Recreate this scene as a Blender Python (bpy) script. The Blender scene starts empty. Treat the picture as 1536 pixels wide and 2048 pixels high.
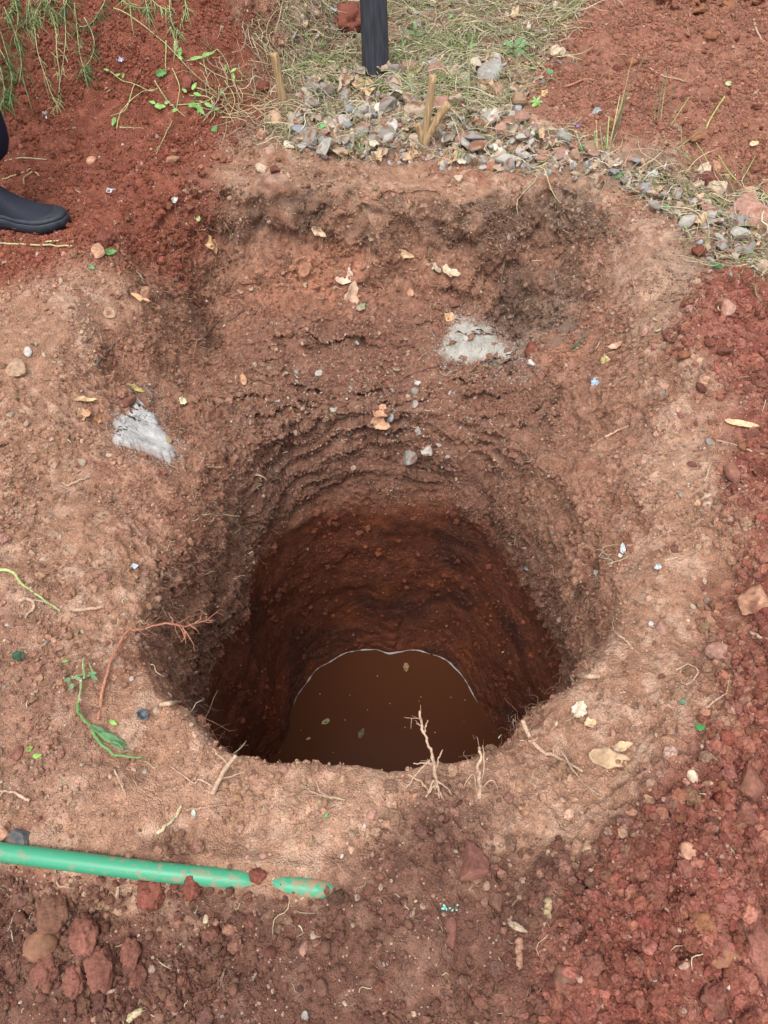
import bpy, bmesh, math, random
import numpy as np
from mathutils import Vector, Matrix
R = math.radians
rng = np.random.default_rng(11)
random.seed(5)
C = bpy.context.scene.collection
scene = bpy.context.scene

# ---------------------------------------------------------------- camera
CAM_H, PITCH, FPX = 1.2, R(52.6), 1500.0
cam_d = bpy.data.cameras.new('camera')
cam_d.sensor_fit = 'HORIZONTAL'; cam_d.sensor_width = 36.0
cam_d.lens = 36.0 * FPX / 1536.0
cam_d.clip_start = 0.02; cam_d.clip_end = 500
cam = bpy.data.objects.new('camera', cam_d); C.objects.link(cam)
cam.location = (0, 0, CAM_H); cam.rotation_euler = (R(90) - PITCH, 0, 0)
scene.camera = cam

# ---------------------------------------------------------------- light
SUN_EL, SUN_AZ = R(68), R(-158)          # azimuth clockwise from +Y
w = bpy.data.worlds.new('World'); scene.world = w; w.use_nodes = True
nt = w.node_tree; bg = nt.nodes['Background']
sky = nt.nodes.new('ShaderNodeTexSky'); sky.sky_type = 'NISHITA'; sky.sun_disc = False
sky.sun_elevation = SUN_EL; sky.sun_rotation = SUN_AZ
sky.air_density = 1.0; sky.dust_density = 3.0; sky.ozone_density = 0.6
# thin overcast: the blue of the sky is greyed by cloud
hs = nt.nodes.new('ShaderNodeHueSaturation'); hs.inputs['Saturation'].default_value = 0.12
nt.links.new(sky.outputs[0], hs.inputs['Color']); nt.links.new(hs.outputs[0], bg.inputs[0])
bg.inputs[1].default_value = 0.15
sd = bpy.data.lights.new('sun', 'SUN'); sd.energy = 0.85; sd.angle = R(40); sd.color = (1, 0.96, 0.9)
sun = bpy.data.objects.new('sun', sd); C.objects.link(sun)
sv = Vector((math.sin(SUN_AZ)*math.cos(SUN_EL), math.cos(SUN_AZ)*math.cos(SUN_EL), math.sin(SUN_EL)))
sun.rotation_euler = sv.to_track_quat('Z', 'Y').to_euler(); sun.location = (1, 3, 6)
vs = scene.view_settings; vs.view_transform = 'Standard'; vs.look = 'None'; vs.gamma = 1
vs.exposure = 1.06
scene.cycles.max_bounces = 6; scene.cycles.diffuse_bounces = 6

# ---------------------------------------------------------------- numeric helpers
LAT = [rng.random((64, 64, 64)).astype(np.float32)*2-1 for _ in range(3)]
ROT = []
for k in range(8):
    q, _ = np.linalg.qr(rng.normal(size=(3, 3))); ROT.append(q.astype(np.float32))
def vnoise(P, scale, seed=0):
    """value noise -1..1, P (n,3), feature size = scale metres"""
    P = (P.astype(np.float32) @ ROT[seed % 8]) / scale + 17.3*(seed+1)
    I = np.floor(P).astype(np.int32); F = P - I; F = F*F*F*(F*(F*6-15)+10)
    I &= 63; J = (I+1) & 63; L = LAT[seed % 3]
    x0, y0, z0 = I.T; x1, y1, z1 = J.T; fx, fy, fz = F.T
    a = L[x0, y0, z0]*(1-fx) + L[x1, y0, z0]*fx; b = L[x0, y1, z0]*(1-fx) + L[x1, y1, z0]*fx
    c = L[x0, y0, z1]*(1-fx) + L[x1, y0, z1]*fx; d = L[x0, y1, z1]*(1-fx) + L[x1, y1, z1]*fx
    return (a*(1-fy)+b*fy)*(1-fz) + (c*(1-fy)+d*fy)*fz
def fbm(P, scale, octv=4, seed=0, gain=0.5):
    o = 0; a = 1; t = 0
    for i in range(octv):
        o = o + a*vnoise(P, scale/(2.03**i), seed+i*3+1); t += a; a *= gain
    return o/t*1.6
def ss(a, b, x):
    t = np.clip((x-a)/(b-a), 0, 1); return t*t*(3-2*t)
def plane(px, py, z=0.0):
    """photo pixel -> world point on the horizontal plane z"""
    u, v = (px-768)/FPX, (py-1024)/FPX
    d = (CAM_H - z)/(math.sin(PITCH) + v*math.cos(PITCH))
    return (u*d, d*(math.cos(PITCH) - v*math.sin(PITCH)))
def polymask(x, y, pts, z=0.0, soft=0.03):
    """soft 0..1 inside mask of a polygon given by photo pixels on plane z"""
    pts = [plane(a, b, z) for a, b in pts]
    dmin = np.full(x.shape, 1e9, np.float32); ins = np.zeros(x.shape, bool)
    for (x1, y1), (x2, y2) in zip(pts, pts[1:]+pts[:1]):
        ex, ey = x2-x1, y2-y1; L2 = ex*ex+ey*ey+1e-12
        t = np.clip(((x-x1)*ex+(y-y1)*ey)/L2, 0, 1)
        dmin = np.minimum(dmin, np.hypot(x-x1-t*ex, y-y1-t*ey))
        c = ((y1 > y) != (y2 > y)) & (x < ex*(y-y1)/(ey if abs(ey) > 1e-9 else 1e-9)+x1)
        ins ^= c
    return ss(-soft, soft, np.where(ins, dmin, -dmin))
def spot(x, y, px, py, r, z=0.0, asp=1.0):
    a, b = plane(px, py, z); return np.exp(-(((x-a)/r)**2 + ((y-b)/(r*asp))**2))

# ---------------------------------------------------------------- terrain shape
HX, HY = 0.0, 0.92                      # shaft axis
WATER_Z = -1.50
def rim_radius(th):
    return 0.482 + 0.018*np.abs(np.sin(2*th))*ss(0, .5, np.sin(th)) + 0.125*ss(0.25, 0.95, np.sin(th)) + 0.062*ss(0.15, -0.7, np.sin(th)) - 0.034*ss(0.2, 0.95, np.cos(th)) - 0.022*ss(-0.3, -0.9, np.cos(th)) + 0.010*np.sin(2*th+0.6) + 0.010*np.sin(3*th+2.1) + 0.006*np.sin(5*th+1) + 0.005*np.sin(8*th)
def base_height(x, y):
    P = np.stack([x, y, 0*x], -1)
    n1 = fbm(P, 0.5, 3, 1); n2 = fbm(P+5, 0.16, 3, 2)
    xw = x + 0.035*n2; yw = y + 0.05*n1 + 0.02*n2 + 0.030*fbm(P+9, 0.07, 2, 4)*ss(1.9, 2.0, y)
    z = 0.018*n1 + 0.008*n2
    # shelf cut behind the shaft
    ys = np.array([-9, .55, .80, .95, 1.10, 1.22, 1.33, 1.42, 1.55, 1.70, 1.80, 1.90, 2.00, 2.06, 2.11, 2.14, 9])
    ds = np.array([0, 0, .03, .07, .13, .20, .26, .295, .315, .31, .295, .28, .235, .16, .055, 0.0, 0])
    bend = 0.10*ss(0.15, 0.5, xw)*ss(0.9, 0.6, xw)      # right end of the back wall comes nearer
    D = np.interp(yw + bend*ss(1.6, 2.0, yw), ys, ds)
    lat = ss(-0.86, -0.40, xw)**0.9 * ss(0.74, 0.40, xw)
    z = z - D*lat
    # niche at the right end of the back wall, corner at the left end
    nx, ny = plane(1075, 500, -0.1)
    z = z - 0.20*np.exp(-(((x-nx)/0.12)**2+((y-ny)/0.15)**4))
    nx, ny = plane(385, 560, -0.1)
    z = z - 0.14*np.exp(-(((x-nx)/0.07)**2+((y-ny)/0.2)**2))
    # funnel round the mouth
    r = np.hypot(x-HX, y-HY)
    z = z - 0.075*np.exp(-np.maximum(r-0.44, 0)/0.075)
    # bank, top left
    foot = 2.45 + 0.75*ss(-0.7, 0.15, x) + 0.05*n1
    t = np.maximum(y-foot, 0)
    z = z + np.where(t < 0.7, t*t/(t+0.10)*1.15, 0.7*0.7/0.8*1.15 + (t-0.7)*0.15)*ss(0.25, -0.45, x)
    # gentle rise behind
    z = z + 0.10*np.maximum(y-2.3, 0)*ss(8, 3, y)
    # right hand spoil
    mr = polymask(x, y, HEAP, 0, 0.10)
    z = z + mr*(0.055 + 0.035*n2 + 0.03*n1)
    mt = ss(0.55, 1.1, x)*ss(2.0, 2.6, y)
    z = z + mt*(0.06+0.05*n1)
    # ground in front of the pipe falls away
    px0, py0 = plane(0, 1725); px1, py1 = plane(700, 1800)
    yl = py0 + (py1-py0)*(x-px0)/(px1-px0)
    z = z - 0.055*ss(0.0, 0.05, yl-y)*ss(0.05, -0.3, x)
    z = z - 0.03*ss(0.12, 0.0, y)
    z = z + 0.02*ss(0.02, 0.0, np.abs(y-yl-0.035))*ss(0.1,-0.2,x)*0.3
    return z
HEAP = [(1400, 560), (1700, 560), (1800, 2300), (1100, 2300), (1110, 1900), (1180, 1780), (1300, 1620), (1390, 1480), (1460, 1330), (1500, 1180), (1460, 1050), (1470, 900), (1420, 800), (1330, 720), (1360, 640)]

NT = 2300
th = np.linspace(0, 2*np.pi, NT, endpoint=False)
# outer rings
ts = [0.0]; 
while ts[-1] < 3.6: ts.append(ts[-1] + 0.0019*(1+2.6*ts[-1])*(0.45 if .48 < ts[-1] < .80 else 1))
while ts[-1] < 120: ts.append(ts[-1]*1.12)
ts = np.array(ts); NO = len(ts)
rr = rim_radius(th)
r_out = rr[None, :] + ts[:, None]
X = HX + r_out*np.cos(th)[None]; Y = HY + r_out*np.sin(th)[None]
Z = base_height(X.ravel(), Y.ravel()).reshape(X.shape)
z_rim = Z[0].copy()
k = np.ones(41)/41
z_rim = np.convolve(np.concatenate([z_rim[-20:], z_rim, z_rim[:20]]), k, 'valid')
Z[:] = Z + (z_rim - Z[0])[None]*np.exp(-ts/0.03)[:, None]
# wall rings, top to bottom
NW = 430
q = np.linspace(0, 1, NW+1)[1:]; q = q*0.8 + 0.2*q*q
zb = WATER_Z - 0.12
Zw = z_rim[None]*(1-q[:, None]) + zb*q[:, None]
dz = z_rim[None] - Zw
back = ss(-0.1, 0.9, np.sin(th))[None]
Pw = np.stack([np.cos(th)[None]*0.4+0*Zw, np.sin(th)[None]*0.4+0*Zw, Zw], -1).reshape(-1, 3)
nlo = fbm(Pw, 0.22, 3, 4).reshape(Zw.shape)
rad = rr[None] - 0.020*(1-np.exp(-dz/0.04)) - 0.128*back*ss(0.0, 0.32, dz) + 0.025*ss(0.2, 0.8, dz) - 0.022*back*ss(0.8, 1.35, dz) + 0.045*(np.abs(np.sin(2*th))*ss(0, .5, np.sin(th)))[None]*ss(0.1, 0.3, dz)*ss(1.6, 1.0, dz) + 0.008*nlo*ss(0, 0.15, dz)
rad = rad - 0.015*ss(WATER_Z+0.14, WATER_Z-0.03, Zw)
cx = HX + 0.02*ss(0.1, 1.4, dz); cy = HY - 0.0*dz
Xw = cx + rad*np.cos(th)[None]; Yw = cy + rad*np.sin(th)[None]
GX = np.concatenate([Xw[::-1], X]); GY = np.concatenate([Yw[::-1], Y]); GZ = np.concatenate([Zw[::-1], Z])
NR = GX.shape[0]
P = np.stack([GX, GY, GZ], -1)
def grid_normals(P):
    du = np.roll(P, -1, 1) - np.roll(P, 1, 1)
    dv = np.gradient(P, axis=0)
    n = np.cross(dv, du); n /= np.linalg.norm(n, axis=-1, keepdims=True)+1e-12
    return n
N = grid_normals(P)
# blur the rim a little
N3 = N.reshape(-1, 3); P3 = P.reshape(-1, 3).astype(np.float32)
x, y, z = P3.T
near = (np.hypot(x, y-1.3) < 4.5)
depth = -z
# ---- soil masks (what the ground is made of, in world space)
wn = fbm(P3, 0.18, 5, 3, .65); wn2 = fbm(P3, 0.035, 3, 5)
xx = x + 0.10*wn + 0.02*wn2; yy = y + 0.085*wn + 0.02*wn2
isout = (np.arange(NR) >= NW)[:, None].repeat(NT, 1).ravel()
m_heap = polymask(xx, yy, HEAP, 0, 0.055)
m_redL = polymask(xx, yy, [(-900, 590), (0, 580), (210, 500), (385, 440), (420, 330), (520, 270), (560, 130), (620, 0), (700, -300), (-900, -300)], 0, 0.08)
m_redR = polymask(xx, yy, [(1040, 230), (1250, 300), (1420, 370), (1800, 420), (2400, -300), (1100, -300), (1120, 60)], 0, 0.06)
m_lit = polymask(xx, yy, [(480, 290), (540, 200), (590, 0), (600, -300), (1130, -300), (1140, 60), (1010, 210), (1060, 280), (1420, 370), (1800, 430), (1800, 620), (1500, 590), (1300, 430), (1100, 350), (900, 335), (620, 320)], 0, 0.06)
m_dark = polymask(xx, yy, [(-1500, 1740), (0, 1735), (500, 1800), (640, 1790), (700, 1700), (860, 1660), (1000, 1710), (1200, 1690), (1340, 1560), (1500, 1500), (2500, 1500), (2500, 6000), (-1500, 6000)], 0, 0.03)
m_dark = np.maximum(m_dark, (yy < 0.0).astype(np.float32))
m_leftfine = polymask(xx, yy, [(-600, 1150), (60, 1200), (200, 1400), (260, 1560), (120, 1640), (-600, 1680)], 0, 0.05)
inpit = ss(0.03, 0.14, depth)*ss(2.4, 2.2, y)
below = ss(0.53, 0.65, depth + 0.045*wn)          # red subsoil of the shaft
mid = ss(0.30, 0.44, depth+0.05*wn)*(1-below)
mat_band = ss(0.0, .015, depth)*ss(.17, .08, depth)*ss(1.85, 2.0, y)*ss(2.25, 2.15, y)*ss(-.75, -.6, x)*ss(.75, .6, x)
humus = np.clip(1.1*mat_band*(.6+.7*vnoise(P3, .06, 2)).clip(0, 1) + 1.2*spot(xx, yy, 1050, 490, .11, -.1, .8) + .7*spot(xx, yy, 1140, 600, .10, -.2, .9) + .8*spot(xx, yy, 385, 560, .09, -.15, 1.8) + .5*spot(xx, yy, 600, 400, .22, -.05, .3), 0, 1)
sandy = np.clip(spot(xx, yy, 1070, 640, .10, -.25, 1.0), 0, 1)
# ---- displacement
def ridge(P, s, seed): return 1-2*np.abs(vnoise(P, s, seed))
A = 0
rough = 0.55 + 0.5*inpit*(1-below) + 0.55*m_heap + 0.30*m_dark + 0.1*m_lit + 0.3*m_redL*0.5
rough = rough*(1 - 0.72*below)
smooth_bank = m_redL*ss(2.45, 2.65, y)
rough *= (1-0.45*smooth_bank)
nearf = near.astype(np.float32)
lump = fbm(P3+3, 0.10, 2, 6)
def stepn(v, n):
    f = v*n; fl = np.floor(f); return (fl+ss(.38, .62, f-fl))/n
plates = stepn(fbm(P3, 0.11, 4, 5), 3.0)
c1 = vnoise(P3, 0.050, 2); c2 = ridge(P3+0.02*c1[:, None], 0.028, 3); c3 = ridge(P3, 0.014, 5); c4 = vnoise(P3, 0.0075, 6)
patch = ss(-0.5, 0.6, fbm(P3, 0.18, 2, 2))
disp = 0.012*lump*(1-0.6*below) + (0.008+0.012*inpit+.004*m_dark)*(1-below)*(1-.6*smooth_bank)*plates + rough*(0.009*c1 + patch*0.0085*c2 + 0.0055*c3*(0.25+1.1*patch) + 0.0030*c4*(.4+.8*patch))
# strata / ledges in the upper shaft and on the shelf
rad_m = np.hypot(x-HX, y-HY)
zz = z + 0.03*fbm(P3*np.array([1, 1, 0.2], np.float32), 0.25, 3, 7) 
zz = z - 0.62*np.maximum(y-1.46, 0) + 0.052*fbm(P3*np.array([.6, 1.2, 1.2], np.float32), 0.14, 5, 7)
saw = (zz/0.050) % 1.0; saw2 = (zz/0.019+0.3) % 1.0
led = (np.abs(saw-0.72)/0.72)
zone = ss(0.16, 0.25, depth)*ss(0.57, 0.47, depth)*ss(0.86, 1.15, y)*ss(1.95, 1.78, y)*ss(.62, .42, np.abs(x))*(0.2+0.8*ss(-.3, .5, vnoise(P3, 0.10, 4)))
disp += zone*(1-.5*ss(1.52, 1.44, y))*(0.026*(saw**1.5 - 0.5) + 0.009*(saw2-0.5) + 0.012*c1)
# spade scrapes in the lower shaft: vertical streaks and a few scallops
ang = np.arctan2(y-HY, x-HX)
Ps = np.stack([np.cos(ang)*0.43, np.sin(ang)*0.43, z*0.22], -1)
scr = vnoise(Ps, 0.035, 1)*0.6 + vnoise(Ps, 0.014, 2)*0.4
sc2 = fbm(np.stack([np.cos(ang)*0.43, np.sin(ang)*0.43, z], -1), 0.16, 3, 3)
disp += below*(0.0050*scr + 0.004*sc2)
nub = ss(-1.30, -1.40, z)
disp += nub*(0.006*np.abs(vnoise(P3*np.array([1,1,2.2],np.float32), 0.06, 1)))
pla = plane(0, 1704); plb = plane(660, 1783)
pt = np.clip((x-pla[0])/(plb[0]-pla[0]), -2, 1)
pd = np.hypot(x-(pla[0]+pt*(plb[0]-pla[0])), y-(pla[1]+pt*(plb[1]-pla[1])))
disp *= 1-0.92*ss(0.05, 0.015, pd)
calm = 1.0*spot(x, y, 285, 850, .095, -.09, 1.3) + .6*spot(x, y, 965, 695, .10, -.33, .8)
disp *= 1-np.clip(calm, 0, .9)
disp += mat_band*0.009*(c1+c2) 
P3 = P3 + (N3*(disp*nearf)[:, None]).astype(np.float32)
# ledges lean out towards the camera side: small overhangs
ov = (1-np.clip(calm, 0, .9))*(zone*ss(1.2, 1.45, y)*0.034*(saw**1.3-.35) + mat_band*0.016*vnoise(P3, .04, 5) + 0.010*inpit*(1-below)*ss(1.7, 1.85, y)*c1)
P3[:, 1] -= ov.astype(np.float32)
Pn = P3.reshape(NR, NT, 3); N = grid_normals(Pn); N3 = N.reshape(-1, 3).astype(np.float32)

# ---- albedo
def mix(a, b, m): return a*(1-m[:, None]) + np.asarray(b, np.float32)[None]*m[:, None]
v1 = fbm(P3, 0.20, 4, 6); v2 = fbm(P3, 0.03, 3, 1); v3 = vnoise(P3, 0.009, 4)
col = np.tile(np.array([[.302, .166, .108]], np.float32), (len(P3), 1))
col = mix(col, (.235, .105, .066), ss(0.0, 0.55, v1)*0.75)
col = mix(col, (.430, .285, .207), ss(0.0, 0.5, v2+.3*v1)*0.6)
rim_d = ss(.05, -.02, rad_m-0.50)*0.0
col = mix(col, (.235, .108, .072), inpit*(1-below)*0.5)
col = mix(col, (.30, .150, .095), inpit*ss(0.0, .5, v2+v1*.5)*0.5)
o1 = np.clip(spot(xx, yy, 640, 590, .22, -.25, .35)+.6*spot(xx, yy, 480, 690, .12, -.3, .7)+.7*spot(xx,yy,1120,720,.08,-.3,.9), 0, 1)
col = mix(col, (.40, .175, .105), o1*0.8)
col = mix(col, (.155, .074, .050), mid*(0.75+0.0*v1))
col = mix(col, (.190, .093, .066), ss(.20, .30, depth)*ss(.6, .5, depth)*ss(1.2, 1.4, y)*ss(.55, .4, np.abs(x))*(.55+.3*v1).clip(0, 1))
col = mix(col, (.21, .125, .092), zone*ss(0.0, .5, v2)*0.7)
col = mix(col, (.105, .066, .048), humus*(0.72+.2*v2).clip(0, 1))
col = mix(col, (.24, .17, .13), sandy*0.8)
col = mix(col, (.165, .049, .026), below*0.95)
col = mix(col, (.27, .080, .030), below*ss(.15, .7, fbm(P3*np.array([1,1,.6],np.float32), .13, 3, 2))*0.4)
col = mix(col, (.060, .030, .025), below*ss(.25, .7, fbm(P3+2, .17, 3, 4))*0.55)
col = mix(col, (.200, .060, .037), (m_redL)*0.90)
col = mix(col, (.26, .085, .052), m_redL*ss(0.0, .6, v2)*0.45)
col = mix(col, (.240, .100, .066), (m_redR)*0.85)
col = mix(col, (.225, .165, .120), m_lit*(.55+.3*v2).clip(0, 1))
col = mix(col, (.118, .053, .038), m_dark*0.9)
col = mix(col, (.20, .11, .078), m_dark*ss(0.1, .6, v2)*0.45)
col = mix(col, (.23, .12, .085), m_leftfine*0.5)
col = mix(col, (.205, .068, .048), m_heap*0.92)
col = mix(col, (.290, .118, .085), m_heap*ss(0.0, .5, v2+.6*v1)*0.7)
side = spot(xx, yy, 1390, 600, .12, 0, 3.0)*(1-m_heap)*(1-m_lit)
col = mix(col, (.34, .235, .175), side*0.7)
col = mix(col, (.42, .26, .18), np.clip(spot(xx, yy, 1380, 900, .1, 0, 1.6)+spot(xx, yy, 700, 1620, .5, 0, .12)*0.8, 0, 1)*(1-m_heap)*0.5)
# pale ash smears
m_ash1 = polymask(xx*0+x+.020*wn2, y+.020*wn2, [(245, 830), (290, 790), (310, 860), (345, 905), (330, 925), (240, 880)], -0.06, 0.012)
col *= (1+0.10*v3+0.05*v2)[:, None]
col = np.clip(col, .01, .8)
DENS = dict(heap=m_heap, dark=m_dark, lit=m_lit, redL=m_redL, redR=m_redR, pit=inpit, below=below, mid=mid, bank=smooth_bank)

# ---- mesh
def grid_mesh(name, V, nr, nt, cols):
    me = bpy.data.meshes.new(name)
    i = np.arange(nr-1)[:, None]*nt; j = np.arange(nt)[None]; jn = (j+1) % nt
    F = np.stack([i+j, i+nt+j, i+nt+jn, i+jn], -1).reshape(-1, 4).astype(np.int32)
    set_mesh(me, V, F, cols); return me
def set_mesh(me, V, F, cols=None, smooth=True, mats=None):
    n = F.shape[1]
    me.vertices.add(len(V)); me.vertices.foreach_set('co', np.ascontiguousarray(V, np.float32).ravel())
    me.loops.add(F.size); me.loops.foreach_set('vertex_index', np.ascontiguousarray(F, np.int32).ravel())
    me.polygons.add(len(F)); me.polygons.foreach_set('loop_start', np.arange(0, F.size, n, dtype=np.int32))
    me.polygons.foreach_set('use_smooth', np.full(len(F), smooth, bool))
    me.update(calc_edges=True)
    if cols is not None:
        ca = me.color_attributes.new('soil', 'FLOAT_COLOR', 'POINT')
        ca.data.foreach_set('color', np.concatenate([cols, np.ones((len(cols), 1), np.float32)], 1).astype(np.float32).ravel())
    me.validate()

# ---------------------------------------------------------------- materials
def mat(name, rough=0.9, spec=0.25, color=None, attr=None):
    m = bpy.data.materials.new(name); m.use_nodes = True
    b = m.node_tree.nodes['Principled BSDF']; b.inputs['Roughness'].default_value = rough
    b.inputs['Specular IOR Level'].default_value = spec
    if color: b.inputs['Base Color'].default_value = (*color, 1)
    return m, m.node_tree, b
def vary(ntree, src, scale, lo, hi, detail=3, coords='Object'):
    """multiply colour socket by a noise between lo and hi"""
    tc = ntree.nodes.new('ShaderNodeTexCoord'); no = ntree.nodes.new('ShaderNodeTexNoise')
    no.inputs['Scale'].default_value = scale; no.inputs['Detail'].default_value = detail
    ntree.links.new(tc.outputs[coords], no.inputs['Vector'])
    mr = ntree.nodes.new('ShaderNodeMapRange'); mr.inputs[1].default_value = .3; mr.inputs[2].default_value = .7
    mr.inputs[3].default_value = lo; mr.inputs[4].default_value = hi
    ntree.links.new(no.outputs['Fac'], mr.inputs[0])
    mx = ntree.nodes.new('ShaderNodeVectorMath'); mx.operation = 'SCALE'
    ntree.links.new(src, mx.inputs[0]); ntree.links.new(mr.outputs[0], mx.inputs['Scale'])
    return mx.outputs[0], no
def bump(ntree, b, specs, dist=0.004):
    """specs: list of (type, scale, strength); chained bumps"""
    tc = ntree.nodes.new('ShaderNodeTexCoord'); prev = None
    for kind, s, st in specs:
        t = ntree.nodes.new('ShaderNodeTexVoronoi' if kind == 'v' else 'ShaderNodeTexNoise')
        t.inputs['Scale'].default_value = s
        if kind != 'v': t.inputs['Detail'].default_value = 5; t.inputs['Roughness'].default_value = .65
        ntree.links.new(tc.outputs['Object'], t.inputs['Vector'])
        bp = ntree.nodes.new('ShaderNodeBump'); bp.inputs['Strength'].default_value = st; bp.inputs['Distance'].default_value = dist
        if kind == 'v': bp.invert = True
        ntree.links.new(t.outputs['Distance' if kind == 'v' else 'Fac'], bp.inputs['Height'])
        if prev: ntree.links.new(prev.outputs[0], bp.inputs['Normal'])
        prev = bp
    ntree.links.new(prev.outputs[0], b.inputs['Normal'])
def attr_mat(name, rough=.92, spec=.2, sc=180, lo=.75, hi=1.2, bumps=(('n', 260, .8),), dist=.003, trans=0):
    m, t, b = mat(name, rough, spec)
    a = t.nodes.new('ShaderNodeAttribute'); a.attribute_name = 'soil'
    c, _ = vary(t, a.outputs['Color'], sc, lo, hi)
    t.links.new(c, b.inputs['Base Color'])
    if bumps: bump(t, b, bumps, dist)
    return m
# the soil itself: fine light grit in a red matrix
m_soil, t, b = mat('red_soil', .93, .18)
a = t.nodes.new('ShaderNodeAttribute'); a.attribute_name = 'soil'
c, _ = vary(t, a.outputs['Color'], 45, .74, 1.25, 5)
c, _ = vary(t, c, 330, .76, 1.26, 3)
tc = t.nodes.new('ShaderNodeTexCoord'); vo = t.nodes.new('ShaderNodeTexVoronoi'); vo.inputs['Scale'].default_value = 210
t.links.new(tc.outputs['Object'], vo.inputs['Vector'])
sp = t.nodes.new('ShaderNodeSeparateColor'); t.links.new(vo.outputs['Color'], sp.inputs[0])
g1 = t.nodes.new('ShaderNodeMath'); g1.operation = 'GREATER_THAN'; g1.inputs[1].default_value = .93; t.links.new(sp.outputs[0], g1.inputs[0])
g2 = t.nodes.new('ShaderNodeMath'); g2.operation = 'LESS_THAN'; g2.inputs[1].default_value = .33; t.links.new(vo.outputs['Distance'], g2.inputs[0])
g3 = t.nodes.new('ShaderNodeMath'); g3.operation = 'MULTIPLY'; t.links.new(g1.outputs[0], g3.inputs[0]); t.links.new(g2.outputs[0], g3.inputs[1])
g4 = t.nodes.new('ShaderNodeMath'); g4.operation = 'MULTIPLY'; g4.inputs[1].default_value = .55; t.links.new(g3.outputs[0], g4.inputs[0])
mxc = t.nodes.new('ShaderNodeMix'); mxc.data_type = 'RGBA'; t.links.new(g4.outputs[0], mxc.inputs['Factor'])
t.links.new(c, mxc.inputs[6]); mxc.inputs[7].default_value = (.50, .38, .30, 1)
t.links.new(mxc.outputs[2], b.inputs['Base Color'])
bump(t, b, [('n', 60, .38), ('v', 150, .35), ('v', 330, .55)], .006)

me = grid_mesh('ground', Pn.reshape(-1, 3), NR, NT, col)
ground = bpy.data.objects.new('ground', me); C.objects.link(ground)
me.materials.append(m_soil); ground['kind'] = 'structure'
bpy.context.view_layer.update()

# ================================================================ builders
def add_obj(name, me, m=None, label=None, cat=None, group=None, kind=None, parent=None):
    o = bpy.data.objects.new(name, me); C.objects.link(o)
    if m is not None and me is not None: me.materials.append(m)
    if label: o['label'] = label
    if cat: o['category'] = cat
    if group: o['group'] = group
    if kind: o['kind'] = kind
    if parent: o.parent = parent
    return o
CAMP = Vector((0, 0, CAM_H))
def ray(px, py):
    u, v = (px-768)/FPX, (py-1024)/FPX
    d = Vector((u, math.cos(PITCH)-v*math.sin(PITCH), -math.sin(PITCH)-v*math.cos(PITCH))).normalized()
    ok, p, n, i = ground.ray_cast(CAMP, d)
    if not ok: p = CAMP + d*3; n = Vector((0, 0, 1))
    return p, n
def hit(px, py): return ray(px, py)[0]
def mpp(p):
    """metres per photo pixel at p"""
    d = (Vector(p)-CAMP).dot(Vector((0, math.cos(PITCH), -math.sin(PITCH)))); return d/FPX
def project(P):
    q = P - np.array([0, 0, CAM_H]); d = q[:, 1]*math.cos(PITCH) - q[:, 2]*math.sin(PITCH)
    dn = q[:, 1]*math.sin(PITCH) + q[:, 2]*math.cos(PITCH)
    return 768+FPX*q[:, 0]/d, 1024-FPX*dn/d, d
def ico(sub):
    bm = bmesh.new(); bmesh.ops.create_icosphere(bm, subdivisions=sub, radius=1)
    V = np.array([v.co[:] for v in bm.verts]); F = np.array([[v.index for v in f.verts] for f in bm.faces]); bm.free(); return V, F
ICO = {k: ico(k) for k in (1, 2, 3, 4)}
ICO[0] = ico(1); ICO[1] = ico(2); ICO[2] = ico(3); ICO[3] = ico(4)
def stone_shape(sub, seed, kind='stone'):
    r = np.random.default_rng(seed); V, F = ICO[sub]; V = V.copy()
    if kind == 'stone':            # faceted broken rock
        n = r.normal(size=(9, 3)); n /= np.linalg.norm(n, axis=1, keepdims=True); d = r.uniform(.45, 1.0, 9)
        dots = np.maximum(V@n.T, 1e-3); rad = np.minimum((d/dots).min(1), 1.25)
        V = V*rad[:, None]
        if sub > 2: V = V*(1+0.05*fbm(V+seed % 50, .6, 3, 2))[:, None]
    elif kind == 'pebble':
        V = V*(1+0.14*fbm(V+seed % 50, 1.3, 2, 2))[:, None]
    else:                          # crumbly clod
        V = V*(1+0.20*fbm(V*1.0+seed % 50, .9, 2, 1)+(0.22*fbm(V+seed % 31, .45, 2, 4)+.16*(1-2*np.abs(vnoise(V+seed % 13, .22, 2)))+(.07*vnoise(V, .09, 3) if sub > 2 else 0) if sub > 1 else 0))[:, None]
    V *= r.uniform(.75, 1.2, 3)*np.array([1, 1, .8]); V -= V.mean(0)
    return V/np.abs(V).max(), F
def rand_rot(n, r):
    q = r.normal(size=(n, 4)); q /= np.linalg.norm(q, axis=1, keepdims=True); a, b, c, d = q.T
    return np.stack([np.stack([1-2*(c*c+d*d), 2*(b*c-a*d), 2*(b*d+a*c)], -1), np.stack([2*(b*c+a*d), 1-2*(b*b+d*d), 2*(c*d-a*b)], -1),
                     np.stack([2*(b*d-a*c), 2*(c*d+a*b), 1-2*(b*b+c*c)], -1)], 1)
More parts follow.
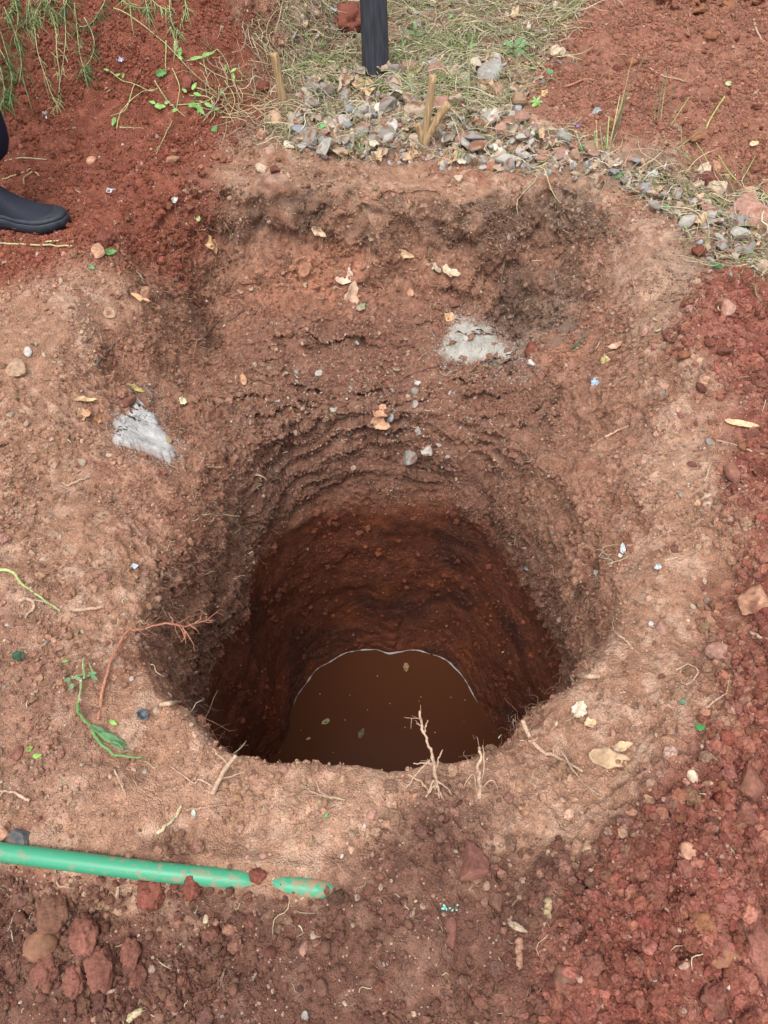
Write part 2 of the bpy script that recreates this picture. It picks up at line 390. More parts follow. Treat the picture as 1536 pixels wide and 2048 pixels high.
def scatter_mesh(name, pos, nor, size, cols, sub, kind, r, ntemp=10, sink=.35, smooth=False):
    Vs, Fs, Cs = [], [], []; off = 0; tid = r.integers(0, ntemp, len(pos))
    for t in range(ntemp):
        idx = np.where(tid == t)[0]
        if not len(idx): continue
        V, F = stone_shape(sub, 100+t+sub*37, kind); Rm = rand_rot(len(idx), r)
        W = np.einsum('nij,vj->nvi', Rm, V)*size[idx, None, None] + (pos[idx] + nor[idx]*(size[idx]*(1-sink*2)*.5)[:, None])[:, None]
        Vs.append(W.reshape(-1, 3)); Fs.append((F[None]+(np.arange(len(idx))*len(V))[:, None, None]+off).reshape(-1, 3))
        Cs.append(np.repeat(cols[idx], len(V), 0)); off += len(idx)*len(V)
    me = bpy.data.meshes.new(name); set_mesh(me, np.concatenate(Vs), np.concatenate(Fs), np.concatenate(Cs), smooth); return me
def tubes(name, paths, radii, cols, sides=4, flat=1.0):
    """paths (n,k,3), radii (n,k), cols (n,3) -> one mesh of tapered strands"""
    n, k, _ = paths.shape
    T = np.gradient(paths, axis=1); T /= np.linalg.norm(T, axis=2, keepdims=True)+1e-9
    up = np.where(np.abs(T[..., 2:3]) > .9, np.array([1., 0, 0]), np.array([0, 0, 1.]))
    A = np.cross(T, up); A /= np.linalg.norm(A, axis=2, keepdims=True)+1e-9; B = np.cross(T, A)
    a = np.arange(sides)*2*np.pi/sides
    V = paths[:, :, None] + radii[:, :, None, None]*(np.cos(a)[None, None, :, None]*A[:, :, None] + flat*np.sin(a)[None, None, :, None]*B[:, :, None])
    i = (np.arange(n)*k*sides)[:, None, None] + (np.arange(k-1)*sides)[None, :, None]; j = np.arange(sides)[None, None]; jn = (j+1) % sides
    F = np.stack([i+j, i+jn, i+sides+jn, i+sides+j], -1).reshape(-1, 4)
    me = bpy.data.meshes.new(name); set_mesh(me, V.reshape(-1, 3), F, np.repeat(cols, k*sides, 0), True); return me
def spline(pts, n):
    """Catmull-Rom resample of control points"""
    p = np.array([list(q) for q in pts], float)
    if len(p) == 2: return p[0]+(p[1]-p[0])*np.linspace(0, 1, n)[:, None]
    P = np.vstack([2*p[0]-p[1], p, 2*p[-1]-p[-2]]); t = np.linspace(0, len(p)-1-1e-6, n); i = t.astype(int); f = (t-i)[:, None]
    a, b, c, d = P[i], P[i+1], P[i+2], P[i+3]
    return .5*(2*b+(c-a)*f+(2*a-5*b+4*c-d)*f*f+(3*b-a-3*c+d)*f**3)
def join(parts):
    """[(V,F)] with F lists of tuples -> bmesh-built mesh data"""
    Vs, Fs = [], []; off = 0
    for V, F in parts:
        Vs += [tuple(v) for v in V]; Fs += [tuple(int(i)+off for i in f) for f in F]; off += len(V)
    return Vs, Fs
def py_mesh(name, parts, smooth=True, col=None):
    Vs, Fs = join(parts); me = bpy.data.meshes.new(name); me.from_pydata(Vs, [], Fs); me.validate()
    me.polygons.foreach_set('use_smooth', [smooth]*len(me.polygons))
    return me
def tube_part(path, rad, sides=8, flat=1.0, cap=True):
    p = np.asarray(path, float); k = len(p); r = np.broadcast_to(np.asarray(rad, float), (k,)) if np.ndim(rad) < 2 else rad
    T = np.gradient(p, axis=0); T /= np.linalg.norm(T, axis=1, keepdims=True)+1e-9
    up = np.array([0, 0, 1.]) if abs(T[0, 2]) < .9 else np.array([1., 0, 0])
    V = []; A = np.cross(T[0], up); A /= np.linalg.norm(A)
    for i in range(k):
        A = A-T[i]*A.dot(T[i]); A /= np.linalg.norm(A)+1e-9; B = np.cross(T[i], A)
        for s in range(sides):
            an = 2*math.pi*s/sides; V.append(p[i]+r[i]*(math.cos(an)*A+flat*math.sin(an)*B))
    F = [(i*sides+s, i*sides+(s+1) % sides, (i+1)*sides+(s+1) % sides, (i+1)*sides+s) for i in range(k-1) for s in range(sides)]
    if cap: F += [tuple(range(sides))[::-1], tuple((k-1)*sides+s for s in range(sides))]
    return V, F
def wob(path, amp, r, sc=None):
    p = np.asarray(path); n = len(p); e = r.normal(size=(n, 3)); e = (np.roll(e, 1, 0)+e+np.roll(e, -1, 0))/1.7; e[0] = 0; return p+e*amp

# soil-coloured materials driven by the vertex colour of what they are made of
m_crumb = attr_mat('soil_crumb', .93, .15, 260, .72, 1.25, (('n', 320, .8),), .003)
m_rock = attr_mat('broken_stone', .8, .3, 120, .70, 1.22, (('n', 160, .6), ('n', 500, .5)), .003)
m_straw = attr_mat('dry_straw', .75, .3, 150, .75, 1.2, None)
m_root = attr_mat('root_bark', .85, .2, 300, .65, 1.25, (('n', 400, .6),), .001)

# ---------------------------------------------------------------- soil crumbs, by region
Pg = P3; pxs, pys, dd = project(Pg)
inview = (pxs > -170) & (pxs < 1706) & (pys > -480) & (pys < 2218) & (dd > .2)
Gp = Pg.reshape(NR, NT, 3)
area = np.linalg.norm(np.cross(np.roll(Gp, -1, 1)-Gp, np.gradient(Gp, axis=0)), axis=-1).ravel()
vd = np.array([0, 0, CAM_H])-Pg; vl = np.linalg.norm(vd, axis=1); facing = (N3*vd).sum(1)/vl
area = area*np.where(pys < -170, .10, 1)*inview*(facing > -0.15)
base = 1.05 + 0.9*m_dark + 1.5*m_heap + .7*m_redL*(1-.6*smooth_bank) + .9*m_redR + .35*m_lit + .35*m_leftfine + .3*inpit*(1-below)
ASH = [[(868, 705), (905, 660), (930, 640), (985, 650), (1010, 690), (1050, 700), (1058, 730), (1010, 742), (960, 722), (900, 722)],
       [(230, 846), (255, 820), (290, 776), (312, 810), (322, 850), (358, 908), (335, 925), (290, 905), (232, 892)]]
def px_dist(poly, nz, a1=22, a2=9):
    n0 = fbm(P3, .05, 4, nz)*a1 + vnoise(P3, .008, 2)*a2
    d = np.full(len(P3), 1e9, np.float32); px_, py_ = pxs+n0, pys+n0*.7; ins = np.zeros(len(P3), bool)
    for (x1, y1), (x2, y2) in zip(poly, poly[1:]+poly[:1]):
        ex, ey = x2-x1, y2-y1; t_ = np.clip(((px_-x1)*ex+(py_-y1)*ey)/(ex*ex+ey*ey), 0, 1)
        d = np.minimum(d, np.hypot(px_-x1-t_*ex, py_-y1-t_*ey))
        ins ^= ((y1 > py_) != (y2 > py_)) & (px_ < ex*(py_-y1)/(ey if abs(ey) > 1e-6 else 1e-6)+x1)
    return np.where(inview & (z > -.75) & (facing > .02), np.where(ins, d, -d), -999)
ash_d = [px_dist(ASH[0], 1, 18, 7), px_dist(ASH[1], 1, 7, 4)]
base = (base+1.2*mat_band)*(1-.97*below)*(z > -1.45)
for d_ in ash_d: base = base*ss(6, -10, d_)
clump = ss(-.35, .55, fbm(P3, .13, 3, 6)); clump2 = ss(-.2, .5, fbm(P3, .06, 2, 3))
def pick(weight, n, r):
    cw = np.cumsum(weight.astype(np.float64)); return np.searchsorted(cw, r.random(n)*cw[-1])
def crumbs(name, n, lo, hi, powr, sub, kind, r, wt, cj=.16, label=None, pale=.0, sink=.35, cat='soil crumbs'):
    i = pick(area*wt, n, r)
    sz = lo*(hi/lo)**(r.random(n)**powr)
    i2 = np.clip(i + r.integers(-14, 15, n)*NT + r.integers(-10, 11, n), 0, len(Pg)-1)
    c = col[i2]*(1+r.normal(0, cj, (n, 1)))*(1+r.normal(0, .04, (n, 3)))
    pm = r.random(n) < pale
    c[pm] = c[pm]*.35 + np.array([.50, .36, .27])*.65*r.uniform(.6, 1.1, (pm.sum(), 1))
    jit = r.normal(0, .0015, (n, 3))
    me = scatter_mesh(name, Pg[i]+jit, N3[i], sz, np.clip(c, .01, .8).astype(np.float32), sub, kind, r, sink=sink)
    return add_obj(name, me, m_crumb, label, cat, None, 'stuff')
wt = base*(.15+clump)
crumbs('soil_grains', 150000, .0013, .0040, 1.2, 0, 'clod', rng, wt*(.4+dd/3), label='fine loose red-brown soil grains strewn over all the ground', pale=.07)
crumbs('soil_crumbs', 56000, .0028, .0095, 1.8, 1, 'stone', rng, wt*(.15+clump2), label='loose rounded soil crumbs lying thickest in the dark foreground and spoil', pale=.05)
crumbs('heap_crumbs', 24000, .0035, .014, 2.0, 2, 'clod', rng, (m_heap*1.4+.16*m_redR+.14*m_redL*(1-smooth_bank)+.16*m_dark+.03)*(.05+clump2), label='crumbly dark red clods heaped along the right side', pale=.0, cat='clods')
# water
wa = np.linspace(0, 2*np.pi, 96, endpoint=False)
me = bpy.data.meshes.new('water')
V = [(HX+.02, HY, WATER_Z)]
for rr_ in (.1, .2, .3, .4, .5, .58): V += [(HX+.02+rr_*math.cos(a_), HY+rr_*math.sin(a_), WATER_Z) for a_ in wa]
F = [(0, 1+i, 1+(i+1) % 96) for i in range(96)]
for k_ in range(5): F += [(1+k_*96+i, 1+(k_+1)*96+i, 1+(k_+1)*96+(i+1) % 96, 1+k_*96+(i+1) % 96) for i in range(96)]
me.from_pydata(V, [], F)
m_wat, t, b = mat('muddy_water', .2, .12, (.092, .033, .016))
b.inputs['IOR'].default_value = 1.33
bump(t, b, [('n', 14, .05)], .004)
water = add_obj('water', me, m_wat, kind='structure')

# ================================================================ single objects
def set_cols(me, c, var=.06, seed=0, dirt=None, dirt_amt=.0):
    n = len(me.vertices); co = np.empty(n*3, np.float32); me.vertices.foreach_get('co', co); co = co.reshape(-1, 3)
    k = np.tile(np.array(c, np.float32)[None], (n, 1))
    s_ = max(1e-4, np.ptp(co, 0).max())
    v = fbm(co/s_+seed % 17, .4, 3, seed % 5)
    k *= (1+var*2*v)[:, None]
    if dirt is not None: 
        m_ = ss(.0, .5, v+dirt_amt-.3)[:, None]; k = k*(1-m_)+np.array(dirt)*m_
    ca = me.color_attributes.new('soil', 'FLOAT_COLOR', 'POINT')
    ca.data.foreach_set('color', np.concatenate([np.clip(k, .01, .85), np.ones((n, 1))], 1).astype(np.float32).ravel())
PAL = dict(rust=(.22, .105, .062), grey=(.30, .28, .25), dgrey=(.10, .10, .105), blue=(.33, .34, .35), white=(.52, .48, .43), cream=(.48, .37, .27), tan=(.40, .26, .17),
           pink=(.38, .21, .16), peach=(.47, .25, .16), orange=(.30, .13, .07), red=(.185, .064, .045), brown=(.17, .082, .055), rose=(.200, .082, .060),
           yellow=(.33, .24, .12))
DIRT = (.24, .11, .07)
def stone(px, py, wpx, colr, label, asp=.8, tall=.6, kind='stone', rot=None, name='stone', cat='stone', group=None, sub=2, sink=.30, seed=None):
    p, n = ray(px, py); s = mpp(p)*wpx/2
    sd_ = seed if seed is not None else int(px*7+py*13)
    r = np.random.default_rng(sd_)
    V, F = stone_shape(3 if wpx > 34 else sub, sd_, kind)
    V = V/np.ptp(V, 0)*2*np.array([1, asp/.62 if asp < 1 else asp*1.3, tall])*s
    me = bpy.data.meshes.new(name); set_mesh(me, V, F, None, False)
    if kind != 'stone': me.polygons.foreach_set('use_smooth', [True]*len(me.polygons))
    set_cols(me, np.array(PAL[colr])*r.uniform(.9, 1.1), .16, sd_, DIRT if kind == 'stone' else None, .12)
    o = add_obj(name, me, m_rock if kind != 'clod' else m_crumb, label, cat, group)
    o.location = p + n*(tall*s*(1-2*sink))
    q = Vector((0, 0, 1)).rotation_difference((n+Vector((0, 0, 1))).normalized()); o.rotation_mode = 'QUATERNION'
    from mathutils import Quaternion
    o.rotation_quaternion = q @ Quaternion((0, 0, 1), rot if rot is not None else r.uniform(-.5, .5))
    return o
STONES = [
 (980, 154, 50, 'grey', 'rounded grey stone among the grass to the right of the charred post', .8, .8, 'pebble'),
 (996, 190, 34, 'pink', 'pinkish tan angular stone just below the rounded grey stone in the grass', 1, .7, 'stone'),
 (1013, 256, 44, 'pink', 'pale pinkish slab of stone leaning in the litter below the grass', 1, .5, 'stone'),
 (1138, 323, 38, 'white', 'pale grey wedge shaped stone on the upper edge above the niche', 1, .6, 'stone'),
 (1030, 219, 30, 'blue', 'flat blue-grey stone in the litter right of the broken stump', .6, .4, 'stone'),
 (1126, 278, 30, 'grey', 'upright grey-tan stone in the litter left of the cut stalks', 1.1, .9, 'stone'),
 (1194, 229, 26, 'blue', 'small blue-grey stone on the red soil edge behind the cut stalks', .7, .6, 'stone'),
 (968, 290, 44, 'grey', 'long flat grey stone in the litter right of the broken stump foot', .6, .5, 'stone'),
 (788, 176, 36, 'grey', 'grey-white stone just right of the foot of the charred post', 1, .8, 'stone'),
 (785, 262, 34, 'white', 'whitish grey stone left of the broken stump', .8, .7, 'stone'),
 (892, 323, 20, 'peach', 'small peach stone at the pit edge below the broken stump', .7, .6, 'stone'),
 (983, 335, 20, 'orange', 'small orange-tan stone at the upper pit edge', .8, .6, 'stone'),
 (917, 359, 18, 'cream', 'small cream stone just under the upper pit edge', 1, .7, 'stone'),
 (1405, 340, 26, 'cream', 'cream stone at the edge of the right-hand red soil, left of its small twin', 1, .8, 'stone'),
 (1433, 333, 18, 'peach', 'narrow peach stone at the edge of the right-hand red soil', 1.3, .8, 'stone'),
 (1416, 360, 48, 'red', 'flat red-brown stone below two cream stones on the right', .5, .5, 'stone'),
 (1433, 381, 36, 'cream', 'angular cream stone below the flat red-brown stone on the right', .8, .7, 'stone'),
 (1500, 430, 84, 'pink', 'large pale pinkish-grey boulder at the right edge of the litter', .65, .55, 'stone'),
 (1495, 390, 34, 'peach', 'orange-pink stone directly behind the large pale boulder', .7, .7, 'stone'),
 (1400, 505, 30, 'red', 'deep red clod in the right-hand litter below the large boulder', .8, .7, 'clod'),
 (1478, 470, 30, 'red', 'dark red stone beneath the large pale boulder', .8, .7, 'clod'),
 (550, 241, 30, 'tan', 'tan stone below the wooden stake', .9, .8, 'pebble'),
 (522, 275, 24, 'peach', 'peach stone left of the litter below the wooden stake', 1, .8, 'stone'),
 (526, 341, 26, 'cream', 'cream knobbly stone on the light soil above the pit', .9, .8, 'stone'),
 (550, 342, 20, 'red', 'dark red stone beside the cream knobbly stone', .9, .8, 'stone'),
 (345, 322, 20, 'peach', 'tan-pink stone on the red soil at the top of the crumb trail', 1.2, .7, 'stone'),
 (185, 323, 20, 'peach', 'lone peach pebble on the smooth red soil behind the boot', .8, .7, 'pebble'),
 (195, 505, 28, 'peach', 'peach stone at the pit side beside a small green weed', 1.2, .7, 'stone'),
 (210, 480, 42, 'red', 'rust red clod above the peach stone at the left', .7, .6, 'clod'),
 (127, 455, 14, 'tan', 'tan pebble touching the toe of the black boot', .8, .8, 'pebble'),
 (695, 200, 30, 'grey', 'grey stone to the left of the charred post foot', 1.2, .8, 'stone'),
 (727, 268, 32, 'grey', 'whitish grey stone in the litter below the charred post', .8, .7, 'stone'),
 (375, 168, 24, 'red', 'red clod under the trailing green weed', .9, .8, 'clod'),
 (525, 176, 24, 'red', 'red clod left of the wooden stake', .9, .8, 'clod'),
 (700, 44, 70, 'red', 'large rusty red block of soil left of the charred post', .7, .7, 'clod'),
 (28, 740, 38, 'tan', 'tan-pink angular stone at the left border', .7, .5, 'stone'),
 (55, 704, 16, 'white', 'small whitish pebble above the tan-pink stone at the left border', .9, .7, 'pebble'),
 (285, 586, 30, 'peach', 'peach stone pressed into the left slope of the pit', .8, .5, 'stone'),
 (257, 803, 26, 'rose', 'pink angular stone at the top of the left ash patch', .8, .7, 'stone'),
 (332, 883, 22, 'yellow', 'yellowish brown pebble lying on the left ash patch', .75, .6, 'pebble'),
 (220, 627, 26, 'tan', 'flat tan stone on the left slope of the pit', 1.1, .5, 'stone'),
 (107, 927, 24, 'tan', 'tan stone on the trodden left soil', .9, .5, 'stone'),
 (823, 587, 17, 'peach', 'peach pebble on the back slope right of the crumpled leaf', 1, .7, 'pebble'),
 (905, 608, 20, 'rose', 'pink chip on the back slope above the large ash patch', .8, .6, 'stone'),
 (1068, 697, 28, 'red', 'red clod at the right end of the large ash patch', .8, .8, 'clod'),
 (1064, 727, 14, 'white', 'white chip just below the red clod by the large ash patch', 1, .8, 'stone'),
 (953, 812, 20, 'rose', 'pink chip in the shelf below the large ash patch', .7, .5, 'stone'),
 (833, 767, 14, 'white', 'white chip in the layered shelf left of the ash patch', .8, .7, 'stone'),
 (818, 912, 30, 'grey', 'grey-white stone bedded in the shaft lip, left of a pair', .7, .6, 'stone'),
 (852, 903, 24, 'white', 'white stone bedded in the shaft lip, right of a pair', .7, .6, 'stone'),
 (782, 829, 24, 'blue', 'bluish white stone beside the curled leaf on the shelf', 1, .7, 'stone'),
 (1518, 1200, 64, 'peach', 'large cream-pink stone at the right border', .7, .7, 'stone'),
 (1438, 1310, 46, 'pink', 'pinkish lump of stone on the right margin below the large border stone', .6, .6, 'stone'),
 (1463, 946, 38, 'rose', 'smooth pink stone sitting on the right-hand red clods', .9, .7, 'stone'),
 (1418, 1001, 26, 'cream', 'cream angular chip beside the right-hand red clods', 1.2, .5, 'stone'),
 (1452, 612, 32, 'pink', 'flat pink stone at the head of the right-hand heap', .8, .4, 'stone'),
 (1325, 1256, 30, 'pink', 'pinkish stone with a white fleck on the right rim of the pit', 1, .7, 'stone'),
 (1503, 1488, 24, 'peach', 'peach stone at the bottom of the right margin', .8, .7, 'stone'),
 (1440, 1515, 32, 'cream', 'flat cream stone on the right below the curled leaf', .7, .4, 'stone'),
 (35, 1507, 24, 'rose', 'pinkish pebble at the lower left border', .8, .7, 'stone'),
 (548, 1520, 42, 'brown', 'brown lump standing on the front rim of the pit', .9, .8, 'clod'),
 (42, 1676, 42, 'dgrey', 'dark blue-grey stone resting above the green pipe', .6, .6, 'stone'),
 (4, 1668, 24, 'peach', 'peach stone at the left border above the green pipe', 1.2, .8, 'stone'),
 (92, 1886, 72, 'rust', 'rusty tan flat rock among the clods at lower left', .5, .8, 'pebble'),
 (414, 1838, 13, 'cream', 'upper of two cream pebbles below the pipe end', .9, .8, 'pebble'),
 (414, 1851, 13, 'yellow', 'lower of two cream pebbles below the pipe end', .9, .8, 'pebble'),
 (608, 1898, 20, 'pink', 'light pinkish stone in the middle of the dark foreground', 1.2, .7, 'stone'),
 (643, 1977, 23, 'brown', 'round brown pebble near the bottom edge', .9, .8, 'pebble'),
 (345, 1998, 30, 'rose', 'pinkish brown stone near the bottom left', .8, .7, 'stone'),
 (353, 2019, 17, 'pink', 'small pinkish pebble under the pinkish brown stone', 1, .8, 'pebble'),
 (612, 2036, 17, 'grey', 'small grey pebble at the very bottom edge', 1, .8, 'stone'),
 (945, 1730, 64, 'rose', 'largest pink-brown angular rock below the front rim of the pit', .75, .6, 'stone'),
 (990, 1801, 28, 'brown', 'dark brown pointed stone below the largest rock', 1.1, .8, 'stone'),
 (900, 1868, 26, 'rose', 'elongated pinkish-grey stone in the foreground', 1.7, .5, 'stone'),
 (1175, 1694, 20, 'tan', 'tan stone between the rim and the dark foreground', .9, .6, 'stone'),
 (1241, 1692, 17, 'grey', 'small greyish stone left of two tan stones', 1.1, .6, 'stone'),
 (1270, 1681, 21, 'tan', 'rounded tan stone right of the small greyish stone', 1, .8, 'pebble'),
 (1378, 1702, 32, 'peach', 'smooth peach stone at the foot of the right-hand heap', .75, .7, 'pebble'),
 (1133, 1957, 40, 'brown', 'reddish brown cobble beside the blue paint flecks', .85, .8, 'pebble'),
 (1238, 1928, 32, 'red', 'dark red clod left of the pale grey chip', 1.2, .8, 'clod'),
 (1308, 1948, 25, 'grey', 'pale grey elongated chip at lower right', 1.3, .5, 'stone'),
 (1440, 1890, 92, 'orange', 'big orange-tan rock lying on the lower right heap', .6, .5, 'stone'),
 (1512, 1880, 110, 'rose', 'large pinkish slab of hard soil at the lower right border', 1.1, .4, 'clod'),
 (1188, 1922, 42, 'rose', 'pinkish red clod above the reddish brown cobble', .7, .7, 'clod'),
 (1408, 1846, 54, 'orange', 'rusty tan clod above the big orange-tan rock', .6, .7, 'clod'),
 (1423, 1998, 62, 'rose', 'cracked red clod near the bottom right corner', .9, .7, 'clod'),
 (1498, 1568, 64, 'rose', 'big smooth pink stone in the heap at right', 1.0, .7, 'stone'),
 (1300, 1602, 27, 'tan', 'tan flat stone on the front right rim', .7, .5, 'stone'),
 (1384, 1553, 22, 'cream', 'cream pebble at the left foot of the heap', .9, .8, 'pebble'),
 (1492, 1640, 56, 'rose', 'rough pink clod under the big smooth pink stone', .8, .7, 'clod'),
 (1100, 1870, 0, 'red', '', 1, 1, 'x'),
 (100, 1828, 70, 'brown', 'brown clod standing above the rusty flat rock', 1.1, .6, 'clod'),
 (163, 1868, 62, 'rose', 'reddish clod right of the rusty flat rock', .9, .7, 'clod'),
 (95, 1945, 58, 'rose', 'pinkish clod directly below the rusty flat rock', .9, .7, 'clod'),
 (202, 1936, 62, 'rose', 'widest pinkish clod of the lower left cluster', .9, .7, 'clod'),
 (147, 1958, 46, 'rose', 'small pinkish clod between two bigger ones at lower left', .9, .7, 'clod'),
 (303, 1783, 58, 'red', 'dark red clod tucked under the middle of the pipe', .8, .8, 'clod'),
 (385, 1771, 44, 'red', 'dark red clod pushed against the front of the pipe', 1, .8, 'clod'),
 (272, 1951, 42, 'rose', 'rosy clod at the right end of the lower left cluster', .9, .7, 'clod'),
 (262, 1905, 44, 'rose', 'rosy clod above the right end of the lower left cluster', .9, .7, 'clod'),
 (516, 1752, 36, 'red', 'red clod covering the pipe where it dips underground', .6, .7, 'clod'),
 (651, 1780, 18, 'red', 'small red clod on the far end of the pipe', .8, .7, 'clod'),
]
for s_ in STONES:
    if not s_[2]: continue
    px, py, w_, c_, lab, asp, tall, kind = s_
    stone(px, py, w_, c_, lab, asp, tall, kind, name='clod' if kind == 'clod' else ('pebble' if w_ < 19 else 'stone'), cat='clod' if kind == 'clod' else 'stone')

def inpoly(px, py, pts):
    c = False
    for (x1, y1), (x2, y2) in zip(pts, pts[1:]+pts[:1]):
        if (y1 > py) != (y2 > py) and px < (x2-x1)*(py-y1)/(y2-y1)+x1: c = not c
    return c
def rnd_in(poly, r):
    xs = [p[0] for p in poly]; ys = [p[1] for p in poly]
    while True:
        a, b_ = r.uniform(min(xs), max(xs)), r.uniform(min(ys), max(ys))
        if inpoly(a, b_, poly): return a, b_
def many(n, poly, wlo, whi, cols_, label, group, name, cat, kind, seed, nt=8, sink=.3):
    """individual small stones: a few source shapes, then copies"""
    r = np.random.default_rng(seed); src = []
    for t_ in range(nt):
        c_ = cols_[t_ % len(cols_)]; V, F = stone_shape(1 if whi < 16 else 2, seed*50+t_, kind)
        me = bpy.data.meshes.new(name); set_mesh(me, V, F, None, kind != 'stone')
        set_cols(me, np.array(PAL[c_])*r.uniform(.85, 1.15), .15, t_+seed, DIRT, .12)
        me.materials.append(m_rock if kind != 'clod' else m_crumb); src.append(me)
    first = None
    for i in range(n):
        a, b_ = rnd_in(poly, r); p, nn = ray(a, b_)
        if nn.z < .2: continue
        s_ = mpp(p)*wlo*(whi/wlo)**(r.random()**1.6)/2
        o = bpy.data.objects.new(name, src[i % nt]) if first is None else first.copy()
        o.data = src[i % nt]; C.objects.link(o)
        if first is None: first = o; o['label'] = label; o['category'] = cat; o['group'] = group
        o.location = p+nn*s_*(1-2*sink)*.7; o.scale = (s_, s_*r.uniform(.7, 1.1), s_*r.uniform(.5, .85))
        o.rotation_euler = (r.normal(0, .35), r.normal(0, .35), r.uniform(0, 6.28))
BAND = [(620, 150), (700, 130), (860, 120), (1010, 120), (1060, 190), (1040, 235), (1090, 260), (1280, 320), (1420, 380), (1530, 480), (1530, 580), (1400, 470), (1230, 370), (1020, 345), (860, 325), (700, 320), (560, 300), (600, 240)]
many(285, BAND, 16, 50, ['grey', 'white', 'pink', 'cream', 'blue', 'grey', 'tan', 'white'], 'small broken grey and cream stone in the litter band behind the pit', 'rubble stones in the litter band', 'rubble_stone', 'stone', 'stone', 3, 12, .12)
many(46, [(600, 20), (1120, 10), (1090, 180), (960, 200), (620, 180)], 10, 24, ['tan', 'red', 'brown', 'cream'], 'small stone half hidden in the dry grass near the charred post', 'stones in the dry grass', 'stone', 'stone', 'stone', 4, 6)
TRAIL = [(330, 300), (480, 270), (520, 300), (440, 340), (400, 420), (390, 500), (250, 500), (230, 440), (330, 400)]
many(44, TRAIL, 10, 26, ['red', 'orange', 'red'], 'small red clod in the trail of crumbs running down beside the boot', 'red clods on the left', 'clod', 'clod', 'clod', 6, 8)
many(34, [(1150, 60), (1536, 40), (1536, 370), (1400, 330), (1120, 230)], 10, 34, ['red', 'orange', 'red'], 'small red clod on the loose soil at upper right', 'red clods at upper right', 'clod', 'clod', 'clod', 7, 8)
many(18, [(1280, -20), (1560, -20), (1560, 40), (1320, 36)], 26, 60, ['red', 'orange'], 'rough red clod of the spoil pile at the top right corner', 'clods in the top right corner', 'clod', 'clod', 'clod', 8, 6)
HP = [(1420, 590), (1536, 590), (1536, 2048), (1150, 2048), (1130, 1900), (1290, 1700), (1370, 1500), (1450, 1300), (1500, 1150), (1440, 1000), (1480, 860), (1350, 730)]
many(150, HP, 12, 34, ['red', 'rose', 'red', 'rose', 'orange'], 'lumpy red clod of the crumbling heap along the right side', 'red clods of the right-hand heap', 'clod', 'clod', 'clod', 9, 14, .25)
many(95, [(0, 1760), (460, 1790), (700, 1760), (1200, 1740), (1150, 2048), (0, 2048)], 10, 28, ['brown', 'rose', 'brown', 'red', 'brown'], 'small brown stone in the dark loose foreground soil', 'small stones in the foreground', 'pebble', 'stone', 'pebble', 10, 10)
many(38, [(680, 1690), (1280, 1660), (1100, 1850), (700, 1850)], 10, 20, ['tan', 'brown', 'rose', 'cream'], 'small tan or brown stone just below the front rim', 'small stones below the front rim', 'pebble', 'stone', 'pebble', 12, 8)
many(85, [(0, 560), (180, 560), (260, 700), (210, 1000), (250, 1350), (120, 1640), (0, 1640)], 8, 22, ['pink', 'tan', 'peach', 'rose', 'cream'], 'small pinkish pebble on the trodden soil left of the pit', 'pebbles on the left soil', 'pebble', 'stone', 'stone', 13, 10)
many(55, [(1330, 460), (1420, 560), (1340, 740), (1440, 860), (1400, 1050), (1460, 1250), (1330, 1560), (1250, 1500), (1330, 1100), (1300, 700)], 8, 22, ['pink', 'tan', 'grey', 'cream', 'rose'], 'small pale pebble on the right margin of the pit', 'pebbles on the right margin', 'pebble', 'stone', 'stone', 14, 10)
many(130, [(430, 480), (980, 470), (1000, 600), (860, 660), (850, 900), (480, 900), (420, 650)], 7, 20, ['pink', 'tan', 'brown', 'cream', 'rose'], 'small stone chip stuck in the back slope of the pit', 'stone chips in the back slope', 'stone_chip', 'stone', 'stone', 15, 10)
many(60, [(480, 720), (900, 760), (1000, 850), (880, 930), (760, 880), (500, 800)], 8, 24, ['grey', 'white', 'tan', 'brown'], 'grey chip in the stony layer above the shaft', 'grey chips of the stony layer', 'stone_chip', 'stone', 'stone', 16, 8)

many(22, [(180, 1752), (300, 1764), (420, 1776), (560, 1792), (700, 1800), (700, 1815), (420, 1798), (180, 1776)], 12, 26, ['brown', 'red', 'brown'], 'small brown clod of soil lying against the lower side of the pipe', 'clods against the pipe', 'clod', 'clod', 'clod', 19, 5, .35)
